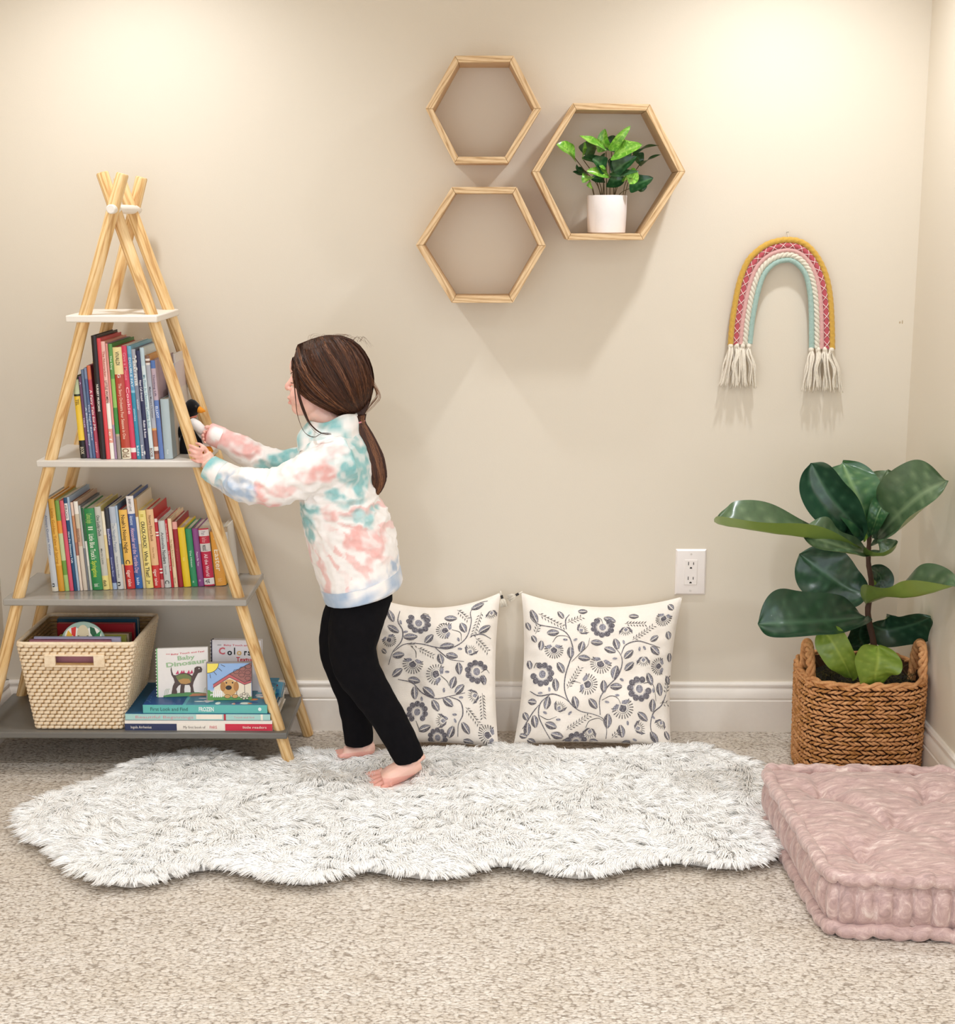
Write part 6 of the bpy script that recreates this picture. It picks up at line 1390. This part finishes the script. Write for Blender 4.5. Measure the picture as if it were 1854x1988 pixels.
# cloth folds: creases across the sleeves, diagonal drag lines on the trunk
def folds(p):
    w = .35
    for c, r in elbows: w += 1.2*math.exp(-((p-c).length/r)**2)
    q = Vector((p.x*16+p.z*18, p.y*14, p.z*22-p.x*10)); n1 = mnoise.noise(q); r1 = 1-abs(mnoise.noise(q*1.7+Vector((3, 1, 2))))*2.2
    return (n1*.0050+max(-.6, r1)*.0048)*w
me = sw.mesh('t', []); me.update(); nr = [v.normal.copy() for v in me.vertices]; bpy.data.meshes.remove(me)
sw.v = [tuple(Vector(p)+n_*folds(Vector(p))) for p, n_ in zip(sw.v, nr)]
cW, cT, cP, cB = np.array(srgb('#f3eeea')[:3]), np.array(srgb('#6cb9bb')[:3]), np.array(srgb('#e8a49d')[:3]), np.array(srgb('#93adca')[:3])
blobs = [ # x, y, rx, ry, colour, strength, near(-1)/far(1)/both(0)
 (700, 880, 28, 26, 't', 1, 0), (708, 925, 16, 30, 't', .9, 0), (690, 850, 18, 12, 't', .6, 0), (690, 905, 30, 18, 't', .8, 0), (662, 870, 20, 10, 't', .3, 0), (640, 893, 24, 22, 'p', .9, -1), (655, 860, 30, 12, 'p', .5, -1), (610, 905, 26, 14, 'p', .5, -1),
 (560, 930, 34, 14, 'p', .6, -1), (535, 962, 24, 12, 'p', .9, -1), (520, 935, 12, 22, 'p', .9, -1), (490, 935, 26, 26, 'b', .8, -1), (455, 930, 30, 24, 'b', .8, -1), (425, 925, 22, 12, 't', .55, -1), (405, 930, 12, 14, 't', .7, -1), (440, 960, 30, 10, 'b', .7, -1),
 (560, 895, 26, 22, 't', .95, 1), (530, 905, 26, 18, 't', .9, 1), (500, 912, 24, 12, 't', .9, 1), (585, 870, 20, 20, 't', .9, 1), (440, 860, 34, 24, 'p', .75, 1), (415, 850, 24, 22, 'p', .7, 1), (470, 885, 26, 16, 'p', .8, 1), (590, 845, 20, 22, 't', .9, 0),
 (662, 945, 22, 12, 't', .8, 0), (690, 960, 26, 10, 't', .6, 0), (645, 975, 16, 12, 'p', .3, 0), (700, 985, 30, 9, 't', .6, 0), (725, 990, 14, 18, 't', .7, 0), (605, 975, 26, 14, 't', .85, 0), (600, 1000, 22, 16, 't', .9, 0), (610, 1020, 10, 20, 't', .8, 0), (650, 985, 14, 12, 'p', .8, 0),
 (700, 1030, 20, 22, 'p', .95, 0), (702, 1005, 12, 8, 'p', .8, 0), (735, 1045, 18, 28, 'p', .7, 0), (725, 1075, 10, 14, 'p', .6, 0), (770, 1090, 10, 16, 'b', .9, 0), (590, 1040, 10, 30, 'p', .6, 0)]
BL = [(S2(x, y), rx*K_, ry*K_, {'t': cT, 'p': cP, 'b': cB}[c], s, nf) for x, y, rx, ry, c, s, nf in blobs]
swc = S2(600, 985); hemA, hemB = S2(632, 1163), S2(778, 1125)
cols = []
for p in sw.v:
    P_ = Vector(p); wv_ = Vector((mnoise.noise(P_*30), 0, mnoise.noise(P_*30+Vector((9, 9, 9)))))*.012+Vector((mnoise.noise(P_*80), 0, mnoise.noise(P_*80+Vector((4, 9, 1)))))*.005
    x, z = P_.x+wv_.x, P_.z+wv_.z; c = cW.copy()
    # radial pink rays spreading from under the arm
    dx, dz = x-swc[0], z-swc[1]; r = math.hypot(dx, dz); an = math.atan2(dz, dx)
    if dz < .02 and .05 < r < .24 and P_.x > S2(575, 1000)[0]-.01:
        ray_ = math.sin(an*23+mnoise.noise(Vector((an*3, r*9, 1)))*3.0)*.5+.5; env = min(1, (r-.05)/.05)*min(1, max(0, (.235-r)/.05)); s_ = max(0, min(1, (ray_-.56)*3.4))*env*(.75 if mnoise.noise(P_*22+Vector((2, 2, 2))) > -.25 else .2)
        c = c*(1-s_)+cP*s_
    for (bx, bz), rx, rz, cc, st, nf in BL:
        if nf == -1 and P_.y > YC-.02: continue
        if nf == 1 and P_.y < YC+.02: continue
        d2 = ((x-bx)/rx)**2+((z-bz)/rz)**2; s_ = st*1.2*max(0, min(1, (1.3-d2)*1.2))*max(.35, min(1, .85+1.4*mnoise.noise(P_*55))); s_ = min(1, s_); c = c*(1-s_)+cc*s_
    if P_.y < YC+.12:
        t = (P_.x-hemA[0])/(hemB[0]-hemA[0]); hz = hemA[1]+(hemB[1]-hemA[1])*t
        if -.1 < t < 1.1 and z < hz+.055 and P_.z < .6:
            s_ = max(0, min(1, (hz+.05-z)/.03))*max(0, min(1, .5+mnoise.noise(Vector((P_.x*34, P_.y*30, P_.z*12)))*2.6)); c = c*(1-s_)+cB*s_
    c = c*(.96+.05*mnoise.noise(P_*120)); cols.append((*c, 1))
def shirt_mat():
    n = NT('tie_dye_fleece'); v = n.coord(); at_ = n.n.new('ShaderNodeAttribute'); at_.attribute_name = 'dye'
    n.base(n.mix(n.math('MULTIPLY', n.noise(v, 70, 4), .35), at_.outputs['Color'], '#f6f1ec')); n.b.inputs['Roughness'].default_value = .88; n.b.inputs['Specular IOR Level'].default_value = .2; n.b.inputs['Sheen Weight'].default_value = .25
    n.bump(n.math('ADD', n.noise(v, 45, 4), n.math('MULTIPLY', n.noise(v, 900, 2), .25)), .35, .003); return n.m
M_shirt = shirt_mat()
def paint(o, cols):
    a = o.data.color_attributes.new('dye', 'FLOAT_COLOR', 'POINT'); a.data.foreach_set('color', [x for c in cols for x in c])
swo = sw.build('sweatshirt', M_shirt, child, smooth=180, recalc=False); paint(swo, cols)
def band(name, pts, parent, nseed, seg=3, colr=None):
    m = MB(); TB(m, pts, 26); o = m.build(name, M_shirt, parent, smooth=60)
    cl = []
    for vtx in m.v:
        q = Vector(vtx); a_ = mnoise.noise(q*26+Vector((nseed, 0, 0))); b_ = mnoise.noise(q*30+Vector((0, nseed, 4))); c = cW.copy()
        c1, c2 = colr; s1 = max(0, min(1, .45+a_*2.6)); s2 = max(0, min(1, b_*3.0)); c = c*(1-s1)+c1*s1; c = c*(1-s2)+c2*s2; cl.append((*c, 1))
    paint(o, cl); return o
# hem band
band('hem_band', [(699.5, 1120, YC, 80.8, .1395), (703, 1133, YC, 80, .1415), (706.5, 1146, YC, 78.5, .1405), (707, 1148, YC, 72, .130)], swo, 2, colr=(cB, cB))
band('cuff', [(432, 922, -.355, 27), (414, 912, -.347, 25.5), (405, 906, -.343, 24.5), (402, 904, -.343, 20)], swo, 5, colr=(cT, cT))
band('cuff', [(430, 851, yg_, 22.5), (414, 844, yg_, 21.5), (407, 841, yg_, 21), (404, 840, yg_, 17)], swo, 7, colr=(cP, cP))
# funnel collar, standing away from the neck
m = MB(); V = []; nC = 40; prof = [((641, 862), 64, .090, 10), ((638, 848), 60, .080, 8), ((638, 838), 61, .079, 4), ((640, 826), 56, .072, 0), ((643, 814), 50, .064, 0), ((645, 807), 47, .060, 0), ((645, 810), 41, .054, 0), ((643, 826), 42, .056, 0)]
for (cx_, cy_), rx, ry, tl_ in prof:
    c = at(cx_, cy_, y=YC)
    for q in range(nC):
        th = 2*PI*q/nC; wob = 1+.035*math.sin(th*3+cy_*.08)+.02*math.sin(th*7+1)
        V.append(c+Vector((math.cos(th)*rx*K_*wob, math.sin(th)*ry*wob, -math.cos(th)*-.012+.004*math.sin(th*4+cy_*.1))))
m.add(V, [(i*nC+q, i*nC+(q+1) % nC, (i+1)*nC+(q+1) % nC, (i+1)*nC+q) for i in range(len(prof)-1) for q in range(nC)])
co = m.build('collar', M_shirt, swo, smooth=180, recalc=True); sbm = co.modifiers.new('s', 'SUBSURF'); sbm.levels = 2; sbm.render_levels = 2
cl = []
for vtx in m.v:
    q = Vector(vtx); s1 = max(0, min(1, .75+mnoise.noise(q*30)*2.4)); s2 = max(0, min(1, mnoise.noise(q*34+Vector((7, 7, 7)))*2.0)); c = cW*(1-s1)+cT*s1*1.0; c = c*(1-s2)+cW*s2; cl.append((*c, 1))
paint(co, cl)

# ---- hair: combed back from the forehead into a low ponytail
HX, HZ, HY = .098, .095, .083      # hair volume half sizes
hc = at(648, 729, y=YC)
def hsurf(px, py, side, lift=1.0):
    """point on the combed hair volume seen at a photo coordinate"""
    p = at(px, py, y=YC); dx, dz = (p.x-hc.x)/HX, (p.z-hc.z)/HZ; r2 = dx*dx+dz*dz
    dy = math.sqrt(max(0, 1-min(1, r2)**1.25)) if r2 < 1 else 0
    low = max(0, min(1, (at(648, 770, y=YC).z-p.z)/.06)); dyk = 1-.35*low
    return Vector((p.x, YC+side*HY*dy*dyk*lift, p.z))
def bez(P, t):
    P = [Vector((x, y, 0)) for x, y in P]
    while len(P) > 1: P = [a.lerp(b, t) for a, b in zip(P, P[1:])]
    return P[0].x, P[0].y
# family of combed locks: s=0 along the face, s=1 over the crown and down the back of the head
FAM = [((574, 712), (564, 764), (594, 752), (646, 806), (690, 816)), ((572, 690), (571, 738), (615, 760), (655, 800), (693, 810)), ((578, 669), (592, 715), (640, 760), (675, 795), (695, 809)),
       ((605, 658), (630, 705), (665, 750), (690, 785), (697, 808)), ((632, 652), (665, 690), (690, 730), (700, 780), (699, 808)), ((660, 653), (695, 680), (712, 725), (710, 780), (701, 808)), ((683, 662), (720, 690), (735, 745), (722, 785), (703, 810))]
def fam(s, t):
    k = s*(len(FAM)-1); i = min(int(k), len(FAM)-2); f = k-i
    ctr = [((a[0]*(1-f)+b[0]*f), (a[1]*(1-f)+b[1]*f)) for a, b in zip(FAM[i], FAM[i+1])]; return bez(ctr, t)
def hair_mat(name, c1, c2, c3):
    n = NT(name); v = n.coord(); at_ = n.n.new('ShaderNodeAttribute'); at_.attribute_name = 'vary'
    n.base(n.ramp(at_.outputs['Fac'], [(0, c1), (.55, c2), (1, c3)])); n.b.inputs['Roughness'].default_value = .52; n.b.inputs['Specular IOR Level'].default_value = .32
    return n.m
M_hair = hair_mat('brown_hair', '#1f0f08', '#4a2917', '#8a5a3a')
hm = MB()
core_ = MB(); core_.ell(hc, (HX*.955, HY*.93, HZ*.945), 26)
hair = thing('hair_dummy', None, None)
bpy.data.objects.remove(hair)
# solid underlayer, cut clear of the face
cap = MB(); NS_, NT_ = 34, 22
for side in (-1, 1):
    cap.grid(lambda u, v: hsurf(*fam(u, v), side, .955)*1.0, NS_, NT_)
hair = cap.build('hair', M_hair, child, smooth=180); 
a = hair.data.attributes.new('vary', 'FLOAT', 'POINT'); a.data.foreach_set('value', [.25]*len(hair.data.vertices))
so = hair.modifiers.new('t', 'SOLIDIFY'); so.thickness = .006; so.offset = -1
hr = np.random.RandomState(4)
def ribbons(paths, name, parent, w0, mtl, vary):
    n_ = len(paths); K = len(paths[0]); A_ = np.array([[tuple(p) for p in P] for P in paths]); Tn = np.gradient(A_, axis=1); ctr = np.array(hc)
    out_ = A_-ctr; sd = np.cross(Tn, out_); sd /= np.linalg.norm(sd, axis=2)[:, :, None]+1e-9; on_ = out_/np.linalg.norm(out_, axis=2)[:, :, None]; ta = hr.uniform(-.75, .75, (n_, 1, 1)); sd = sd*np.cos(ta)+on_*np.sin(ta)
    w_ = w0*np.array([1-.55*(k/(K-1))**3 for k in range(K)])[None, :, None]*hr.uniform(.6, 1.3, (n_, 1, 1)); V = np.stack([A_+sd*w_, A_-sd*w_], axis=2)
    o = strands_mesh(name, V, mtl, parent); at2 = o.data.attributes.new('vary', 'FLOAT', 'POINT'); at2.data.foreach_set('value', np.repeat(np.array(vary), K*2).astype(np.float32)); return o
paths, var = [], []
for i in range(9000):
    side = -1 if hr.rand() < .68 else 1; s = hr.rand(); ph_ = hr.uniform(0, 6); am = hr.uniform(0, 1.6); lf = hr.uniform(.955, 1.03); t0 = 0 if hr.rand() < .65 else hr.uniform(0, .4); P_ = []
    lock = mnoise.noise(Vector((s*26, side*3, 1)))
    for k in range(12):
        t = t0+(1-t0)*k/11; x, y = fam(min(1, max(0, s+.012*math.sin(t*7+ph_))), t); j = am*math.sin(t*9+ph_)*math.sin(PI*t); P_.append(hsurf(x+j, y-j*.5, side, lf+.045*lock*math.sin(PI*t)))
    paths.append(P_); var.append(max(0, min(1, .36+.55*lock+hr.normal(0, .2))))
ribbons(paths, 'hair_strands', hair, .0007, M_hair, var)
# ponytail
pc_ = [(697, 806), (700, 822), (711, 852), (724, 890), (731, 925), (729, 950), (724, 966)]; prr = [13, 8.5, 15, 20, 19, 12, 3]
PT = catmull([at(x, y, y=YC+.004) for x, y in pc_], 5); PR = lerp_list([r*K_ for r in prr], 5)
m = MB(); m.tube(PT, [(r*.82, r*.86) for r in PR], 14, up=(0, 1, 0)); pt = m.build('ponytail', M_hair, hair, smooth=180); a = pt.data.attributes.new('vary', 'FLOAT', 'POINT'); a.data.foreach_set('value', [.2]*len(pt.data.vertices))
paths, var = [], []
for i in range(2600):
    th = hr.uniform(0, 2*PI); rr = hr.uniform(.75, 1.08); ph_ = hr.uniform(0, 6); P_ = []; e = len(PT)-1; st = hr.randint(0, 6); en = e-hr.randint(0, 9); lock = mnoise.noise(Vector((th*2.2, 1, 5)))
    for k in range(12):
        f = st+(en-st)*k/11; i0 = min(int(f), e-1); q = f-i0; p = PT[i0].lerp(PT[i0+1], q); r_ = PR[i0]*(1-q)+PR[i0+1]*q; d = (PT[i0+1]-PT[i0]).normalized(); a_ = (Vector((0, 1, 0))-d*d.y).normalized(); b_ = d.cross(a_)
        tt = th+.25*math.sin(f*.3+ph_); P_.append(p+(a_*math.cos(tt)+b_*math.sin(tt))*r_*rr*(1+.10*lock))
    paths.append(P_); var.append(max(0, min(1, .42+.75*lock+hr.normal(0, .15))))
# outward reference for ribbons of the tail is its own axis
def tail_ribbons():
    n_ = len(paths); K = 12; A_ = np.array([[tuple(p) for p in P] for P in paths]); Tn = np.gradient(A_, axis=1); sd = np.cross(Tn, np.broadcast_to(np.array([0.15, -1, .1]), A_.shape)); sd /= np.linalg.norm(sd, axis=2)[:, :, None]+1e-9
    w_ = .0007*np.array([1-.6*(k/(K-1))**3 for k in range(K)])[None, :, None]*hr.uniform(.6, 1.3, (n_, 1, 1)); V = np.stack([A_+sd*w_, A_-sd*w_], axis=2)
    o = strands_mesh('ponytail_strands', V, M_hair, hair); at2 = o.data.attributes.new('vary', 'FLOAT', 'POINT'); at2.data.foreach_set('value', np.repeat(np.array(var), K*2).astype(np.float32)); return o
tail_ribbons()
m = MB(); c = at(698.5, 819, y=YC+.004); m.tube([c+Vector((math.cos(a)*.0105, math.sin(a)*.0100, math.cos(a)*.003)) for a in [2*PI*k/20 for k in range(20)]], .0032, 8, closed=True); m.build('hair_tie', mat('#d98a8c', .7), hair, smooth=180)
# loose locks
m = MB(); vv = []
def lock(pts, r0, n_=9, spread=.0012, c=.3):
    for k in range(n_):
        o = [hr.uniform(-1, 1)*spread for _ in range(3)]; S = catmull([at(x+hr.uniform(-.8, .8), y+hr.uniform(-.8, .8), y=d)+Vector(o) for x, y, d in pts], 5); L = len(S); b0 = len(m.v)
        m.tube(S, [r0*(1-.8*(i/L)**1.5) for i in range(L)], 5); vv.extend([c+hr.uniform(-.2, .3)]*(len(m.v)-b0))
yl = YC-.075
lock([(574, 715, YC-.050), (577, 745, yl+.006), (582, 772, yl), (591, 800, yl-.004), (603, 824, yl-.02), (622, 840, yl-.03), (642, 842, yl-.03)], .0008, 14, .0028, .25)
lock([(570, 735, YC-.045), (573, 770, yl+.01), (578, 806, yl), (590, 838, yl-.02), (608, 849, yl-.03), (624, 842, yl-.03)], .0006, 4, .0008, .5)
lock([(712, 730, YC), (727, 752, YC), (731, 770, YC), (720, 785, YC), (706, 805, YC)], .0006, 9, .0024, .75)
lock([(716, 725, YC-.02), (737, 765, YC-.01), (728, 783, YC), (706, 806, YC)], .0004, 5, .003, .9)
for k in range(26):
    x0 = hr.uniform(590, 700); lock([(x0, 664, YC-.02), (x0+hr.uniform(4, 14), 652+max(0, x0-660)*.12-hr.uniform(0, 3), YC-.01), (x0+hr.uniform(14, 34), 655+max(0, x0-650)*.45-hr.uniform(0, 5), YC)], .0003, 1, .001, .7)
lo = m.build('loose_locks', M_hair, hair, smooth=180); a = lo.data.attributes.new('vary', 'FLOAT', 'POINT'); a.data.foreach_set('value', vv)
